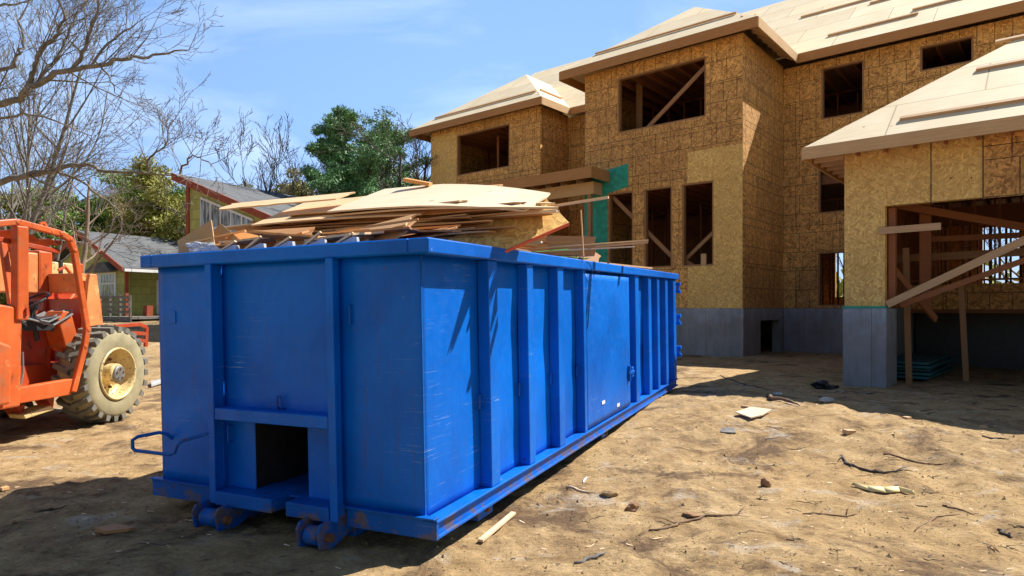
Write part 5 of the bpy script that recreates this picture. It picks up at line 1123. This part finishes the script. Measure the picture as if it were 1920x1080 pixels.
for i in range(34):
    px, py = rng.uniform(1080, 1910), rng.uniform(800, 1075); L = rng.uniform(15, 50); dy = rng.uniform(-8, 10)
    ground_stick([(px, py), (px+L*.5, py+dy*.4), (px+L, py+dy)], rng.uniform(.0018, .0036), 'tiny dry twig scattered on the sunny dirt', rng.choice(['stick', 'bark_dark', 'bark_dark']), 'twig', 'twig', 'tiny twigs scattered on the dirt', rng.choice([0, 0, 1, 2]))
for i in range(14):
    px, py = rng.uniform(1300, 1900), rng.uniform(690, 780); L = rng.uniform(12, 40)
    ground_stick([(px, py), (px+L, py+rng.uniform(-3, 4))], rng.uniform(.004, .007), 'small twig lying in the house shadow', 'bark_dark', 'twig', 'twig', 'small twigs in the house shadow')
# crumbs and clods
cr = MB(); rr_ = np.random.RandomState(17)
def crumb(x, y, s):
    z = float(gz(x, y)); v = [(x+s*a*rr_.uniform(.6, 1.2), y+s*b*rr_.uniform(.6, 1.2), z+s*c*rr_.uniform(.5, 1.0)) for a, b, c in ((1,0,0),(0,1,0),(-1,0,0),(0,-1,0),(0,0,1.0))]
    for i in range(4): cr.face([v[i], v[(i+1) % 4], v[4]])
xs_, ys_ = [], []
for _ in range(13000):
    y = 2.3+9*rr_.rand()**1.7; x = rr_.uniform(-.85, .85)*y; 
    if float(vnoise(x*1.1, y*1.1, 30)) < -.05 and rr_.rand() < .75: continue
    crumb(x, y, rr_.uniform(.002, .007)*(1+.08*y)*(2.6 if rr_.rand() < .03 else 1))
tag(cr.build('earth_crumbs', M['sand']), 'loose crumbs and clods of dirt', 'dirt', kind='stuff')
for nm_, mt_, cnt, lb_ in (('bark_litter', 'bark_dark', 3000, 'fine dark bark and leaf litter strewn over the dirt'), ('straw_litter', 'splinter', 900, 'fine pale sawn slivers strewn over the dirt')):
    lt_ = MB()
    for _ in range(cnt):
        y = 2.3+10*rr_.rand()**1.5; x = rr_.uniform(-.85, .85)*y
        if float(vnoise(x*1.3, y*1.3, 41)) < .0 and rr_.rand() < .7: continue
        a = rr_.normal(0, .5); L = rr_.uniform(.006, .035)*(1+.05*y); dx, dy = L*math.cos(a), L*math.sin(a); wv = rr_.uniform(.001, .004)*(1+.1*y)
        z0, z1 = float(gz(x, y))+.004, float(gz(x+dx, y+dy))+.006
        lt_.face([(x, y-wv, z0), (x+dx, y+dy-wv*.5, z1), (x+dx, y+dy+wv*.5, z1+.002), (x, y+wv, z0+wv)])
    tag(lt_.build(nm_, M[mt_]), lb_, 'litter', kind='stuff')
# teal boards stacked inside the garage, brown board by the pier
for i in range(5):
    s0 = -2.5+.03*(i % 2); y0 = 13.45+.05*(i % 3); m = MB().box(0, .72, 0, 2.6, 0, .04); o = m.build('teal_board', M['teal'])
    o.matrix_world = Matrix.Translation(hw_(s0, y0, -1.24+.062*i)) @ (Hrot@Matrix.Rotation(.04*(i % 3-1), 3, 'Z')).to_4x4(); tag(o, 'teal board, '+ordw(i)+' from the bottom of the stack behind the concrete pier', 'board', 'teal boards stacked inside the garage')
o = MB().box(-.02, .02, -.2, .2, 0, .62).build('brown_board', M['ply'][2]); o.matrix_world = Matrix.Translation(hw_(-2.95, 13.0, -1.32)) @ (Hrot@Matrix.Rotation(.18, 3, 'Y')).to_4x4(); tag(o, 'short brown board leaning against the left side of the concrete pier', 'board')
